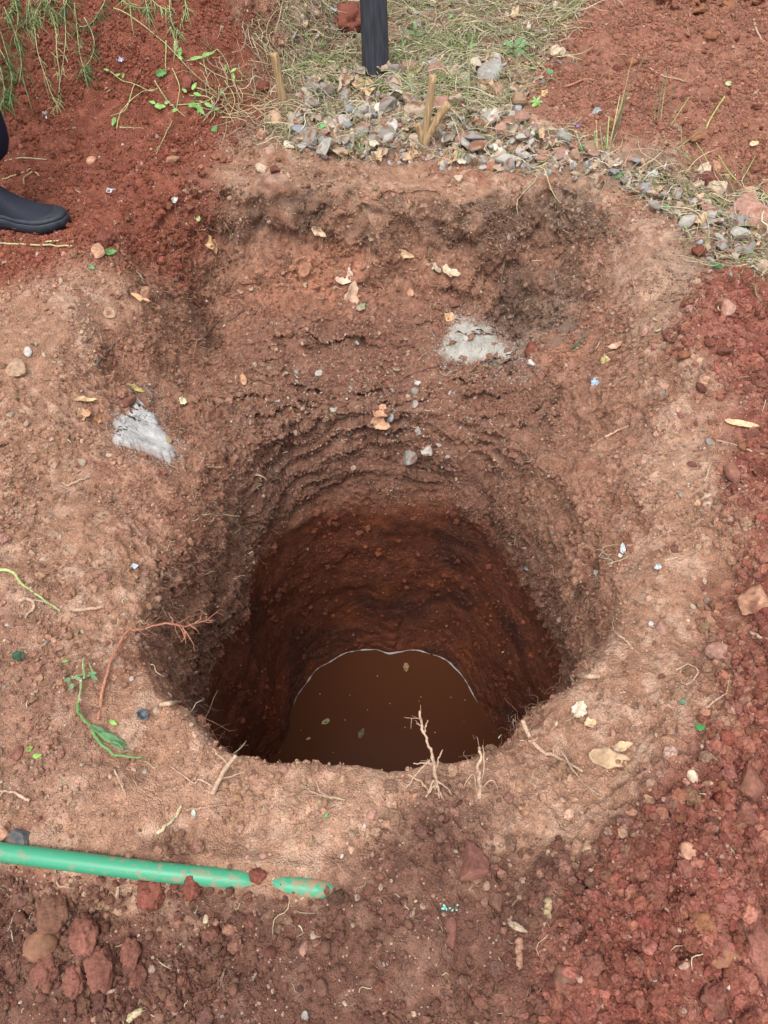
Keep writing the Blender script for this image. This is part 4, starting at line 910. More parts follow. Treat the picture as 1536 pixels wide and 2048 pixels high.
LEAVES = [
 (1215, 1520, 90, 34, -8, LC, 'largest tan curled dry leaf on the front right rim', .4, .08),
 (1160, 1420, 38, 24, 60, LW, 'pale crumpled leaf shred on the lower right wall', .6, .2),
 (1180, 1450, 26, 16, 20, LC, 'small tan leaf shred below the pale crumpled one', .6, .2),
 (1250, 1492, 40, 16, 10, LC, 'narrow tan leaf behind the largest dry leaf', .5, .1),
 (700, 548, 50, 30, 70, (.52, .36, .28), 'upper half of the torn beige leaf in the middle of the back slope', .5, .2),
 (700, 595, 66, 24, 85, (.50, .33, .23), 'lower hanging half of the torn beige leaf on the back slope', .4, .15),
 (640, 460, 34, 15, -35, (.52, .36, .24), 'tan leaf curled on the upper back wall', .5, .1),
 (420, 487, 46, 18, -60, (.50, .30, .16), 'orange-tan leaf hanging in the left corner of the back wall', .5, .1),
 (430, 495, 30, 12, -75, (.42, .24, .13), 'narrow brown leaf beside the orange-tan leaf in the left corner', .5, .1),
 (808, 508, 42, 14, -10, (.52, .36, .22), 'flat tan leaf under the root mat of the back wall', .4, .1),
 (612, 540, 34, 18, 50, (.34, .17, .10), 'brown leaf left of the torn beige leaf', .6, .1),
 (872, 542, 34, 18, 100, (.48, .38, .28), 'left of three pale leaves on the back slope', .5, .1),
 (893, 545, 30, 14, -50, (.50, .38, .26), 'middle of three pale leaves on the back slope', .5, .1),
 (913, 549, 26, 12, -30, (.48, .36, .25), 'right of three pale leaves on the back slope', .5, .1),
 (896, 636, 24, 18, 60, (.52, .30, .16), 'small orange-tan leaf above the large ash patch', .3, .06),
 (280, 600, 42, 10, -8, (.50, .28, .15), 'narrow orange leaf on the left slope', .3, .06),
 (762, 830, 40, 24, 60, (.46, .25, .15), 'upper of two curled leaves on the shelf above the shaft', .8, .15),
 (760, 855, 42, 28, -20, (.50, .29, .18), 'lower of two curled leaves on the shelf above the shaft', .8, .15),
 (703, 865, 30, 12, 75, (.10, .085, .08), 'dark grey leaf beside the curled leaves on the shelf', .5, .1),
 (490, 757, 26, 12, 100, (.40, .22, .13), 'small brown leaf at the left of the stony layer', .5, .1),
 (173, 832, 26, 22, 10, (.46, .28, .17), 'tan crumpled leaf left of the small ash patch', .8, .2),
 (193, 838, 26, 16, 80, (.38, .20, .10), 'brown rolled leaf left of the small ash patch', .8, .2),
 (165, 800, 50, 10, 20, (.46, .30, .17), 'dry straw leaf above the tan crumpled leaf', .3, .1),
 (270, 777, 38, 10, -12, (.42, .34, .12), 'yellow leaf strip above the small ash patch', .4, .08),
 (363, 803, 18, 16, 0, (.56, .52, .34), 'pale yellow leaf scrap on the left of the shelf', .5, .2),
 (1238, 695, 16, 28, 80, (.50, .30, .20), 'small tan leaf on the right shoulder', .5, .1),
 (1216, 720, 22, 16, -20, (.42, .33, .16), 'yellow leaf scrap on a stem right of the ash patch', .5, .1),
 (830, 150, 44, 32, 10, (.56, .42, .28), 'large beige dry leaf right of the charred post', .7, .15),
 (1045, 180, 20, 12, 30, (.50, .34, .20), 'small tan leaf in the grass beside the grey stones', .4, .1),
 (1115, 108, 36, 20, 0, (.56, .44, .32), 'beige leaf in the grass at upper right', .5, .1),
 (1088, 190, 20, 12, 60, (.50, .34, .18), 'orange-tan leaf at the edge of the red soil', .4, .1),
 (632, 165, 24, 14, 40, (.50, .38, .24), 'tan leaf right of the wooden stake', .5, .1),
 (655, 185, 44, 14, 15, (.30, .26, .22), 'grey-brown leaf fold right of the wooden stake', .5, .1),
 (1480, 850, 70, 12, -12, (.55, .36, .22), 'long tan leaf strip on the right-hand heap', .3, .08),
 (1340, 335, 0, 0, 0, LC, '', 0, 0),
 (1035, 1852, 40, 12, -25, (.34, .26, .18), 'twisted grey bark shred beside the curled root in the foreground', .6, .2),
 (1505, 290, 22, 10, 20, (.50, .38, .22), 'tan leaf on the far right red soil', .5, .1),
]
for (a_, b_, L_, W_, an_, c_, lab, cu, cr_) in LEAVES:
    if L_: leaf(a_, b_, L_, W_, an_, c_, lab, cu, cr_)
GREENS = [
 (325, 147, 26, 16, 20, LG, 'bright green heart shaped leaf at the left of the trailing weed'), (433, 262, 18, 16, -50, LG, 'bright green leaf on the crumbs below the trailing weed'),
 (320, 215, 24, 12, 10, (.28, .50, .14), 'light green leaf at the lower left of the trailing weed'), (390, 216, 30, 16, 30, (.22, .46, .10), 'green leaf pair under the trailing weed'),
 (645, 256, 34, 18, 20, (.14, .38, .14), 'green leaf in the litter below the wooden stake'), (700, 290, 22, 14, 50, (.12, .34, .12), 'green leaf just above the pit edge left of centre'),
 (720, 297, 20, 12, -40, (.12, .34, .12), 'green leaf beside its neighbour at the pit edge left of centre'), (820, 128, 34, 24, -20, (.05, .15, .08), 'dark green round leaf right of the charred post'),
 (1172, 300, 26, 20, 40, (.12, .36, .15), 'green leaf among the stones left of the cut stalks'), (1235, 355, 28, 14, 10, (.10, .34, .14), 'green leaf at the right end of the upper pit edge'),
 (1328, 418, 26, 16, 0, (.08, .28, .12), 'small green sprout leaf on the right litter'), (1432, 440, 30, 24, 60, (.12, .36, .14), 'green leaf left of the large pale boulder'),
 (1100, 148, 16, 14, 0, (.08, .40, .16), 'round green leaf at the edge of the upper red soil'), (1072, 212, 20, 10, 30, (.25, .50, .10), 'lime green star weed leaf above the flat stones'),
 (952, 285, 22, 16, 10, (.12, .36, .14), 'green leaf between the grey stones in the litter'), (905, 160, 0, 0, 0, LG, ''),
 (398, 440, 14, 8, 80, (.45, .55, .20), 'small yellow-green leaf above the left corner of the pit'), (220, 508, 30, 16, 20, (.10, .26, .07), 'small green weed leaf beside the peach stone at left'),
 (183, 537, 16, 9, -30, (.16, .32, .14), 'pale green leaf scrap at the top of the left slope'), (725, 610, 16, 8, 50, (.22, .50, .25), 'tiny green leaf scrap right of the torn beige leaf'),
 (1160, 688, 46, 11, 35, (.05, .10, .035), 'dark green wilted leaf below the niche'), (130, 1322, 18, 9, 0, (.22, .42, .12), 'small green leaf left of the weed on the left soil'),
 (57, 1500, 16, 10, 50, (.30, .52, .10), 'left of two lime green leaf scraps at lower left'), (78, 1511, 20, 10, 10, (.30, .52, .10), 'right of two lime green leaf scraps at lower left'),
 (33, 1316, 28, 22, 30, (.05, .11, .06), 'dark blue-green leaf near the left border'), (1398, 1456, 24, 14, -10, (.06, .28, .07), 'dark green leaf on the lower right margin'),
 (1362, 1405, 18, 12, 10, (.14, .28, .16), 'dull green leaf scrap on the right margin'), (1470, 1117, 36, 10, 5, (.08, .13, .06), 'dark olive leaf tucked under the right-hand heap'),
 (228, 1445, 20, 9, -25, (.28, .55, .12), 'short green stem piece left of the shaft'), (1440, 537, 46, 12, -30, (.05, .20, .07), 'long green leaf above the right-hand heap'),
 (655, 1632, 16, 8, 60, (.18, .34, .12), 'tiny green scrap on the front band'), (389, 1628, 20, 8, -70, (.45, .50, .42), 'pale greenish scrap on the front band'),
 (1480, 170, 0, 0, 0, LG, ''), (1456, 170, 18, 12, 20, (.46, .52, .30), 'pale green leaf scrap on the upper right soil'),
 (651, 1444, 16, 10, 30, (.30, .30, .12), ''),
]
for (a_, b_, L_, W_, an_, c_, lab) in GREENS:
    if L_ and lab: leaf(a_, b_, L_*.9, W_*.85, an_, np.array(c_)*.72, lab, .3, .08, m=m_green, name='green_leaf')
def leaves_group(n, poly, lo, hi, cols_, label, group, seed, m, name):
    r = np.random.default_rng(seed); src = []
    for t_ in range(6):
        me = py_mesh(name, [leaf_part(1, .30+.25*r.random(), r, r.uniform(.05, .5), .22, nx=9, ny=4)]); set_cols(me, cols_[t_ % len(cols_)], .2, t_); me.materials.append(m); src.append(me)
    first = None
    for i in range(n):
        a_, b_ = rnd_in(poly, r); p, nn = ray(a_, b_); s_ = mpp(p)*r.uniform(lo, hi)
        o = bpy.data.objects.new(name, src[0]) if first is None else first.copy()
        o.data = src[i % 6]; C.objects.link(o)
        if first is None: first = o; o['label'] = label; o['category'] = 'leaf'; o['group'] = group
        o.location = p+nn*s_*.15+Vector((0, 0, .004)); o.scale = (s_,)*3; o.rotation_euler = (r.normal(0, .5)+.3, r.normal(0, .5), r.uniform(0, 6.3))
leaves_group(150, BAND+[], 16, 46, [LC, LW, (.36, .27, .2), (.30, .25, .2)], 'small dry curled leaf lying in the litter band behind the pit', 'dry leaves in the litter band', 71, m_leaf, 'dry_leaf')
leaves_group(60, [(600, 0), (1130, 0), (1110, 170), (640, 180)], 12, 30, [LC, LW, (.40, .30, .18)], 'small dry leaf caught in the dry grass near the charred post', 'dry leaves in the dry grass', 72, m_leaf, 'dry_leaf')
leaves_group(60, [(560, 60), (1130, 0), (1060, 230), (1240, 330), (700, 310), (600, 200)], 9, 20, [LG, (.12, .34, .12), (.22, .42, .14)], 'small green leaf scattered in the litter and grass', 'green leaves in the litter', 73, m_green, 'green_leaf')

# ================================================================ vegetation and litter
def lie(p, d, L, k, r, wig, arch, drop=0.):
    """strand resting on the ground: start p, horizontal heading d"""
    n = len(p); t_ = np.linspace(0, 1, k)[None, :, None]
    side = np.stack([-d[:, 1], d[:, 0], np.zeros(n)], -1)
    bend = r.normal(0, wig, (n, 1, 1)); bend2 = r.normal(0, wig*.5, (n, 1, 1))
    out = p[:, None]+d[:, None]*L[:, None, None]*t_+side[:, None]*L[:, None, None]*(bend*t_*t_+bend2*np.sin(t_*7))
    out[..., 2] += (arch*L)[:, None]*np.sin(np.pi*t_[..., 0])
    return out
GSX = np.array([hh for hh in [0.]])
def ground_z(xs, ys):
    """height of the finished ground below points outside the shaft (nearest mesh vertex)"""
    dx, dy = xs-HX, ys-HY; th_ = np.arctan2(dy, dx) % (2*np.pi); j = np.round(th_/(2*np.pi)*NT).astype(int) % NT
    rr_ = np.hypot(dx, dy)-rr[j]; i = np.clip(np.searchsorted(ts, rr_), 0, NO-1)
    return Pn[NW+i, j, 2]
def strands(name, wts, n, Lr, rad_, colset, r, label, cat, k=7, wig=.25, arch=.08, lift=(.001, .012), mtl=None, kind='stuff', up=0., sides=3, hug=True):
    i = pick(area*wts, n, r); p = Pg[i].astype(float); a_ = r.uniform(0, 2*np.pi, n); d = np.stack([np.cos(a_), np.sin(a_), np.zeros(n)], -1)
    L = Lr[0]*(Lr[1]/Lr[0])**(r.random(n)**1.3); ar = np.abs(r.normal(arch, arch*.7, n)); P_ = lie(p, d, L, k, r, wig, ar)
    if hug:
        gz = ground_z(P_[..., 0], P_[..., 1]); base_ = np.minimum(gz, p[:, None, 2]+.05); base_ = np.maximum(base_, p[:, None, 2]-.05)
        P_[..., 2] = base_ + (ar*L)[:, None]*np.sin(np.pi*np.linspace(0, 1, k))[None]
        P_[:, 1:-1, 2] = (P_[:, :-2, 2]+P_[:, 1:-1, 2]*1.0+P_[:, 2:, 2])/3
    P_[..., 2] += r.uniform(*lift, n)[:, None]
    P_[..., 2] += up*L[:, None]*np.linspace(0, 1, k)[None]*r.uniform(.3, 1, n)[:, None]
    cs = np.array(colset)[r.integers(0, len(colset), n)]*r.uniform(.7, 1.25, (n, 1)); R_ = rad_[0]*(rad_[1]/rad_[0])**r.random(n)
    prof = np.interp(np.linspace(0, 1, k), [0, .15, .8, 1], [.8, 1, .8, .25])
    return add_obj(name, tubes(name, P_, R_[:, None]*prof[None], cs.astype(np.float32), sides), mtl or m_straw, label, cat, None, kind)
rv = np.random.default_rng(77)
def pxm(poly, soft=25):
    c_ = np.zeros(len(Pg), bool); 
    for (x1, y1), (x2, y2) in zip(poly, poly[1:]+poly[:1]):
        c_ ^= ((y1 > pys+(wn*55+wn2*18)) != (y2 > pys+(wn*55+wn2*18))) & (pxs+(wn*55+wn2*18) < (x2-x1)*(pys+(wn*55+wn2*18)-y1)/((y2-y1) or 1e-6)+x1)
    return (c_ & inview).astype(np.float32)
gA = pxm([(500, -470), (1230, -470), (1130, 110), (1080, 170), (1000, 215), (760, 200), (560, 200), (590, 90)])
gC = pxm([(370, 120), (560, 90), (580, 250), (400, 250)])
gB = pxm([(600, 190), (1020, 210), (1100, 270), (1420, 370), (1600, 430), (1600, 590), (1450, 560), (1330, 430), (1230, 355), (1000, 330), (700, 315), (520, 270)])
STRAW = [(.50, .42, .27), (.56, .50, .36), (.38, .29, .18), (.30, .24, .17), (.46, .41, .26), (.38, .36, .20)]
GRN = [(.15, .23, .07), (.24, .31, .11), (.11, .18, .06), (.34, .36, .17)]
strands('dry_grass', (gA*1.0+gB*.42+gC*.45)*(.25+clump), 8600, (.03, .17), (.0008, .0020), STRAW+GRN[1:2], rv, 'tangle of dry straw and cut grass behind the pit and round the charred post', 'dry grass', arch=.10, lift=(.001, .022))
strands('leaf_litter_stems', gB+.3*gA, 1100, (.02, .09), (.0008, .0020), [(.30, .22, .15), (.44, .36, .26), (.22, .16, .12), (.48, .42, .34)], rv, 'broken stems strewn among the rubble stones', 'stems', arch=.06)
strands('green_grass', (gA+.16*gB+.1*gC)*(.02+clump2*clump), 2300, (.02, .085), (.0007, .0016), GRN, rv, 'short green grass coming up through the dry straw', 'grass', wig=.3, arch=.20, up=.55, mtl=m_straw, hug=False)
scat = (1-below)*(z > -.5)*(.25+.6*m_leftfine+.3*inpit+.15*m_dark)*(1-gA)*(1-gB)*(1-.8*smooth_bank)
strands('straw_bits', scat, 1200, (.008, .05), (.0005, .0013), STRAW+[(.36, .22, .15)], rv, 'stray bits of straw and stem lying over the bare soil', 'straw', arch=.05, lift=(.001, .004))
# fine hair roots poking out of the cut soil
edge = (1-below)*(z > -.62)*(inpit*.6 + 1.8*ss(.10, .02, np.abs(rad_m-.50))*(y < 1.2) + 4*mat_band + 2*humus*inpit + .08)*(1-m_heap*.8)*(y < 2.3)*(.1+clump2)
i = pick(area*edge, 4600, rv); n_ = len(i); d = N3[i]*.7+rv.normal(0, .55, (n_, 3)); d /= np.linalg.norm(d, axis=1, keepdims=True); L = .008*(6.5**(rv.random(n_)**1.3))
t_ = np.linspace(0, 1, 7)[None, :, None]; s1 = rv.normal(0, .35, (n_, 1, 3)); s2 = rv.normal(0, .16, (n_, 1, 3))
P_ = Pg[i][:, None]+L[:, None, None]*(d[:, None]*t_+s1*t_**2+s2*np.sin(t_*9)); P_[..., 2] -= (L*.45)[:, None]*np.linspace(0, 1, 7)[None]**2
cs = np.array([(.36, .22, .15), (.46, .32, .23), (.26, .14, .09), (.19, .11, .08)])[rv.integers(0, 4, n_)]
add_obj('hair_roots', tubes('hair_roots', P_, np.interp(np.linspace(0, 1, 7), [0, 1], [1, .35])[None]*rv.uniform(.0004, .0011, n_)[:, None], cs.astype(np.float32), 3), m_root, 'fine hair roots bristling out of the cut soil all round the pit', 'roots', None, 'stuff')
# chips and flakes in the litter
def chips(name, wts, n, lo, hi, cset, label, cat, r, sub=1, flat=False):
    i = pick(area*wts, n, r); c_ = np.array([PAL[q] for q in cset])[r.integers(0, len(cset), n)]*r.uniform(.65, 1.15, (n, 1))
    sz = lo*(hi/lo)**(r.random(n)**1.5); me = scatter_mesh(name, Pg[i], N3[i], sz, c_.astype(np.float32), sub, 'stone', r)
    add_obj(name, me, m_rock, label, cat, None, 'stuff')
chips('rubble_chips', gB*(.3+clump2)+.25*gA, 5200, .003, .013, ['grey', 'white', 'cream', 'pink', 'blue', 'tan'], 'fine grey and cream stone chips filling the litter band', 'stone chips', rv)
layer = inpit*(1-below)*ss(.28, .34, depth)*ss(.46, .40, depth)*ss(1.3, 1.45, y)*ss(.45, .3, np.abs(x))
chips('grit', (1-below)*(z > -.6)*(.25+.7*m_leftfine+.4*inpit+.2*m_dark+3*layer), 3800, .0016, .0055, ['cream', 'tan', 'pink', 'white', 'peach', 'grey'], 'pale grit and tiny stone chips specking the bare soil', 'grit', rv, 0)
ring_ = sum(ss(-34, -2, d_)*ss(16, 4, d_) for d_ in ash_d)
i = pick(area*ring_, 2600, rv); sz = rv.uniform(.0008, .0026, len(i)); me = scatter_mesh('ash_crumbs', Pg[i], N3[i], sz, (np.array([[.40, .38, .35]])*rv.uniform(.6, 1.1, (len(i), 1))).astype(np.float32), 0, 'clod', rv)
add_obj('ash_crumbs', me, m_ash, 'grey-white ash crumbs dusted round both ash patches', 'ash', None, 'stuff')
# leaf fragments
i = pick(area*(gB+.8*gA), 1100, rv); n_ = len(i); Rm = rand_rot(n_, rv); Rm = Rm*.55+np.eye(3)[None]*.0
a_ = rv.uniform(0, 6.28, n_); tl = rv.normal(0, .45, (n_, 2)); base_q = np.array([(-1, -.5, 0), (0, -.62, .18), (1, -.35, .0), (1.15, .3, .1), (.1, .55, .25), (-.9, .45, .05)])
Q = base_q[None]*rv.uniform(.5, 1.3, (n_, 1, 3))*rv.uniform(.005, .017, (n_, 1, 1)); Q = Q+rv.normal(0, .0012, Q.shape)
ca_, sa_ = np.cos(a_)[:, None], np.sin(a_)[:, None]; X_, Y_, Z_ = Q[..., 0], Q[..., 1], Q[..., 2]
Q = np.stack([X_*ca_-Y_*sa_, X_*sa_+Y_*ca_, Z_+X_*tl[:, :1]+Y_*tl[:, 1:]], -1)+Pg[i][:, None]+np.array([0, 0, .007])
Q2 = Q-np.array([0, 0, .0006]); V = np.concatenate([Q, Q2], 1); 
tri = [(0, 1, 4, 5), (1, 2, 3, 4), (6+5, 6+4, 6+1, 6+0), (6+4, 6+3, 6+2, 6+1)]+[(q_, (q_+1) % 6, 6+(q_+1) % 6, 6+q_) for q_ in range(6)]
F = (np.array(tri)[None]+(np.arange(n_)*12)[:, None, None]).reshape(-1, 4)
cc = np.array([(.46, .34, .22), (.36, .26, .17), (.50, .42, .31), (.28, .20, .14), (.40, .38, .33)])[rv.integers(0, 5, n_)]*rv.uniform(.7, 1.2, (n_, 1))
me = bpy.data.meshes.new('leaf_fragments'); set_mesh(me, V.reshape(-1, 3), F, np.repeat(cc, 12, 0).astype(np.float32))
add_obj('leaf_fragments', me, m_leaf, 'broken dry leaf fragments filling the litter band', 'leaf litter', None, 'stuff')

# ---------------------------------------------------------------- plants as things
def empty(name, loc, label, cat, group=None):
    o = bpy.data.objects.new(name, None); C.objects.link(o); o.location = loc; o['label'] = label; o['category'] = cat
    if group: o['group'] = group
    return o
def child(o, me, m, name):
    """world-space mesh parented to an Empty at its base"""
    me.transform(Matrix.Translation(-o.location)); c_ = bpy.data.objects.new(name, me); C.objects.link(c_); me.materials.append(m); c_.parent = o; return c_
def stemmesh(name, pts_, r0_, r1_, colr, seed=0, amp=.3, sides=6):
    r = np.random.default_rng(seed); n = max(8, len(pts_)*6); pa = wob(spline(pts_, n), r0_*amp, r)
    me = py_mesh(name, [tube_part(pa, np.linspace(r0_, r1_, n), sides)]); set_cols(me, colr, .12, seed); return me
def blade_part(p, d, L, wd, droop, up=np.array([0, 0, 1.])):
    """flat grass blade: narrow folded strip"""
    d = np.array(d)/np.linalg.norm(d); s_ = np.cross(d, up); s_ /= np.linalg.norm(s_)+1e-9; V = []; k = 6
    for i in range(k+1):
        t_ = i/k; c_ = np.array(p)+d*L*t_+np.array([0, 0, -1])*droop*L*t_*t_; w_ = wd*(1-t_)**.7*(1 if i else .6); V += [c_-s_*w_/2, c_+np.array([0, 0, -.25*w_]), c_+s_*w_/2]
    F = []
    for i in range(k): 
        for j in (0, 1): F.append((i*3+j, i*3+j+1, i*3+j+4, i*3+j+3))
    return V, F
def blades_mesh(name, parts, colr, seed):
    me = py_mesh(name, parts); set_cols(me, colr, .25, seed); return me
def leafmesh(name, p, d, L, wd, colr, seed, nrm=None):
    r = np.random.default_rng(seed); V, F = leaf_part(L, wd, r, .2, .03, nx=8, ny=4); V[:, 0] += L/2
    d = Vector(d).normalized(); n_ = Vector(nrm or (CAMP-Vector(p)).normalized()+Vector((0, 0, .8))); sd_ = n_.cross(d).normalized(); n_ = d.cross(sd_)
    Mx = np.array([d[:], sd_[:], n_[:]]).T; V = V@Mx.T+np.array(p); me = py_mesh(name, [(V, F)]); set_cols(me, colr, .12, seed); return me
BR = np.random.default_rng(31)
def hanging_grass(pix_lists, label, seed, blade_px, colr=(.20, .30, .12), scol=(.46, .42, .22), dens=7):
    """runners hanging down the bank, with tufts of blades at their nodes"""
    r = np.random.default_rng(seed); p0 = hit(*[max(2, q) for q in pix_lists[0][0]])
    o = empty('hanging_grass', p0, label, 'grass')
    for li, pl in enumerate(pix_lists):
        pts_ = [Wp(a, b_, .012+.006*r.random()) for a, b_ in pl]; sc__ = mpp(pts_[0])
        child(o, stemmesh('runner', pts_, .0014, .0009, scol, seed+li), m_straw, 'runner')
        path = spline(pts_, dens*len(pts_)); parts = []
        for q in path[::1]:
            for _ in range(r.integers(1, 4)):
                d = np.array([r.normal(0, .75), r.normal(0, .3)-.25, r.normal(-.45, .7)]); parts.append(blade_part(q+r.normal(0, .004, 3), d, blade_px*sc__*(.35+1.5*r.random()**2), .0030*r.uniform(.5, 1.3), r.uniform(.2, 1.1)))
        child(o, blades_mesh('blades', parts, colr, seed+li), m_straw, 'blades')
    return o
GG = (.11, .19, .07); GY = (.36, .37, .16)
hanging_grass([[(0, 60), (18, 120), (25, 170), (20, 215)], [(10, 20), (35, 80), (45, 130), (40, 170)], [(0, 130), (10, 180), (5, 215)], [(30, 0), (38, 40), (30, 90)]], 'dense dark green grass clump hanging at the left border', 101, 36, GG, dens=9)
hanging_grass([[(60, 0), (70, 60), (78, 110), (95, 165), (108, 200), (117, 210)], [(95, 0), (112, 60), (115, 110), (120, 150), (118, 205), (103, 232)], [(128, 0), (132, 60), (130, 110), (118, 190)], [(80, 20), (65, 70), (55, 60)]], 'straw coloured grass runners hanging in a long v on the bank', 102, 22, GY, (.50, .44, .26), dens=5)
hanging_grass([[(150, 10), (155, 60), (160, 105), (168, 140), (172, 160)], [(170, 40), (188, 80), (185, 120), (160, 150)], [(215, 0), (200, 30), (182, 52), (160, 60)]], 'small dark green grass tuft hanging right of the long runners', 103, 26, GG, dens=7)
hanging_grass([[(60, 0), (58, 30), (48, 60)], [(90, -10), (75, 30), (60, 50)], [(110, -10), (100, 20), (108, 50)], [(140, -10), (128, 20), (112, 40)], [(30, -10), (25, 25), (10, 45)]], 'thick green grass mass in the top left corner', 104, 34, (.22, .30, .12), dens=9)
hanging_grass([[(340, -8), (342, 35), (350, 60), (362, 75)], [(300, -8), (310, 10), (330, 22), (345, 20)], [(342, 60), (352, 90), (355, 110)]], 'pale grass runner hanging at the top left of centre', 105, 20, (.28, .36, .16), dens=6)
hanging_grass([[(235, -5), (255, 12), (280, 20), (310, 22)], [(290, -5), (295, 20), (300, 45)], [(370, -8), (372, 20), (365, 50)]], 'green grass fringe along the top edge, left of centre', 106, 24, (.20, .32, .13), dens=6)
hanging_grass([[(0, 150), (12, 185), (8, 210)], [(0, 100), (20, 140), (28, 165)]], 'lowest grass tuft at the left border', 107, 24, GG, dens=7)

def weed(name, label, cat, stems, leaves, scol, lcol, seed, r0_=.0016, lift=.012):
    p0 = hit(*stems[0][0][:2]); o = empty(name, p0, label, cat)
    for i, st_ in enumerate(stems):
        pts_ = [Wp(q[0], q[1], q[2] if len(q) > 2 else lift) for q in st_]
        child(o, stemmesh('stem', pts_, r0_, r0_*.5, scol, seed+i), m_straw, 'stem')
    for i, (a_, b_, an, Lp, Wd_) in enumerate(leaves):
        Lp, Wd_ = Lp*.85, Wd_*.8
        p = Wp(a_, b_, lift+.004); s_ = mpp(p); d = Vector((math.cos(R(an)), .5*math.sin(R(an)), .6*math.sin(R(an))))
        child(o, leafmesh('leaf', p, d, Lp*s_, Wd_*s_, np.array(lcol)*(.8+.4*((i*37) % 10)/10), seed+i), m_green, 'leaf')
    return o
weed('trailing_weed', 'straggling pale green weed trailing over the red crumbs left of the stake', 'weed',
 [[(228, 20), (262, 36), (330, 90), (372, 135), (410, 170), (440, 195)], [(222, 147), (245, 165), (270, 172), (300, 185), (318, 180)], [(234, 262), (240, 235), (262, 205), (285, 188), (312, 182)],
  [(310, 165), (325, 190), (345, 215), (372, 238)], [(340, 215), (400, 210), (440, 195), (480, 190), (530, 196)], [(372, 175), (410, 185), (450, 205), (500, 215), (560, 210)], [(333, 85), (332, 130), (333, 145)],
  [(375, 125), (410, 118), (435, 102)], [(435, 102), (450, 120), (462, 150), (470, 180)], [(400, 130), (430, 150), (470, 165), (510, 160)], [(400, 205), (440, 225), (470, 235), (500, 235)], [(345, 245), (330, 275), (313, 312)],
  [(240, 258), (262, 259), (288, 260)], [(380, 195), (420, 200), (430, 230), (420, 250)], [(450, 165), (470, 200), (460, 235)], [(345, 140), (360, 180), (352, 225)], [(270, 172), (262, 195), (250, 225), (222, 235)]],
 [(220, 147, 160, 14, 7), (232, 158, 30, 14, 6), (246, 162, 70, 12, 6), (360, 118, 80, 20, 9), (365, 125, 130, 16, 8), (380, 125, 15, 34, 9), (405, 118, 20, 32, 9), (385, 185, 60, 20, 9), (388, 192, -20, 20, 9), (375, 190, 140, 14, 8), (395, 215, -60, 28, 12), (402, 218, -100, 26, 12), (410, 212, -30, 22, 10), (450, 150, 80, 18, 6), (462, 150, 40, 18, 6), (470, 165, 100, 18, 6), (345, 228, 20, 16, 8), (312, 212, 160, 16, 8), (330, 212, 20, 14, 8), (430, 225, 20, 14, 7), (445, 195, 100, 14, 6), (232, 240, 250, 20, 10)],
 (.42, .44, .20), (.20, .36, .10), 201, .0017)
weed('weed', 'wilted weed with dry roots lying on the left soil beside the shaft', 'weed', [[(170, 1360), (168, 1340), (170, 1318)], [(170, 1352), (150, 1358), (140, 1362)], [(172, 1356), (188, 1350), (180, 1330)], [(165, 1368), (160, 1400), (158, 1420)]],
 [(145, 1362, 200, 18, 12), (150, 1372, 240, 20, 12), (180, 1352, 10, 20, 12), (185, 1356, -40, 18, 11), (165, 1362, 170, 14, 9)], (.24, .32, .13), (.12, .22, .10), 220, .0024)
weed('bent_leaf', 'long bright green folded leaf lying at the left rim of the shaft', 'leaf', [[(158, 1408), (162, 1430), (185, 1455), (215, 1480), (250, 1500)], [(185, 1462), (205, 1490), (235, 1512), (285, 1518)]],
 [(185, 1455, -38, 60, 16), (205, 1470, -35, 66, 20), (225, 1488, -30, 40, 15), (195, 1466, -50, 50, 10)], (.13, .24, .08), (.08, .18, .075), 230, .0032)
weed('fallen_stalk', 'long yellow-green stalk lying on the soil at the left border', 'stalk', [[(-10, 1140), (25, 1145), (45, 1168), (80, 1195), (122, 1222)]], [], (.36, .42, .18), (.2, .3, .1), 240, .0034, .006)
weed('seedling', 'tall thin seedling with paired leaves standing right of the broken stump', 'seedling',
 [[(925, 258, .004), (934, 215, .05), (937, 160, .10), (941, 110, .15)]], [(930, 118, 170, 24, 12), (936, 102, 30, 24, 11), (925, 120, 200, 22, 12), (940, 100, 80, 18, 8)], (.22, .26, .10), (.16, .30, .10), 250, .0019)
weed('seedling', 'slender green shoot with a dark base standing between post and stump', 'seedling',
 [[(832, 235, .004), (822, 190, .04), (812, 140, .08), (800, 100, .12)], [(815, 160, .06), (825, 135, .09)]], [(800, 108, 200, 20, 8), (802, 100, 60, 22, 7), (812, 130, 160, 22, 8), (796, 105, 120, 16, 6)], (.28, .34, .12), (.13, .26, .10), 255, .0017)
weed('seedling', 'low leafy seedling in the grass left of the upper red soil', 'seedling', [[(1030, 118), (1028, 95)], [(1030, 112), (1045, 100)]], [(1028, 100, 60, 30, 12), (1032, 98, 20, 30, 12), (1026, 100, 140, 28, 12), (1030, 104, -20, 26, 11), (1024, 106, 200, 26, 11), (1030, 106, -70, 22, 10)], (.2, .3, .1), (.12, .25, .10), 258, .0015)
weed('seedling', 'small lime star shaped weed at the red soil edge', 'seedling', [[(1072, 216), (1072, 205)]], [(1072, 208, 0, 16, 6), (1072, 208, 60, 16, 6), (1072, 208, 120, 16, 6), (1072, 208, 180, 16, 6), (1072, 208, 250, 14, 6), (1072, 208, 310, 14, 6)], (.3, .4, .1), (.24, .36, .12), 259, .001)
weed('seedling', 'leafy sprig at the very top right of the post', 'seedling', [[(838, 95), (832, 75), (830, 60)]], [(832, 78, 30, 28, 10), (830, 75, 150, 26, 10), (830, 66, 90, 22, 9), (834, 84, -20, 24, 9)], (.2, .3, .1), (.14, .26, .11), 261, .0012)
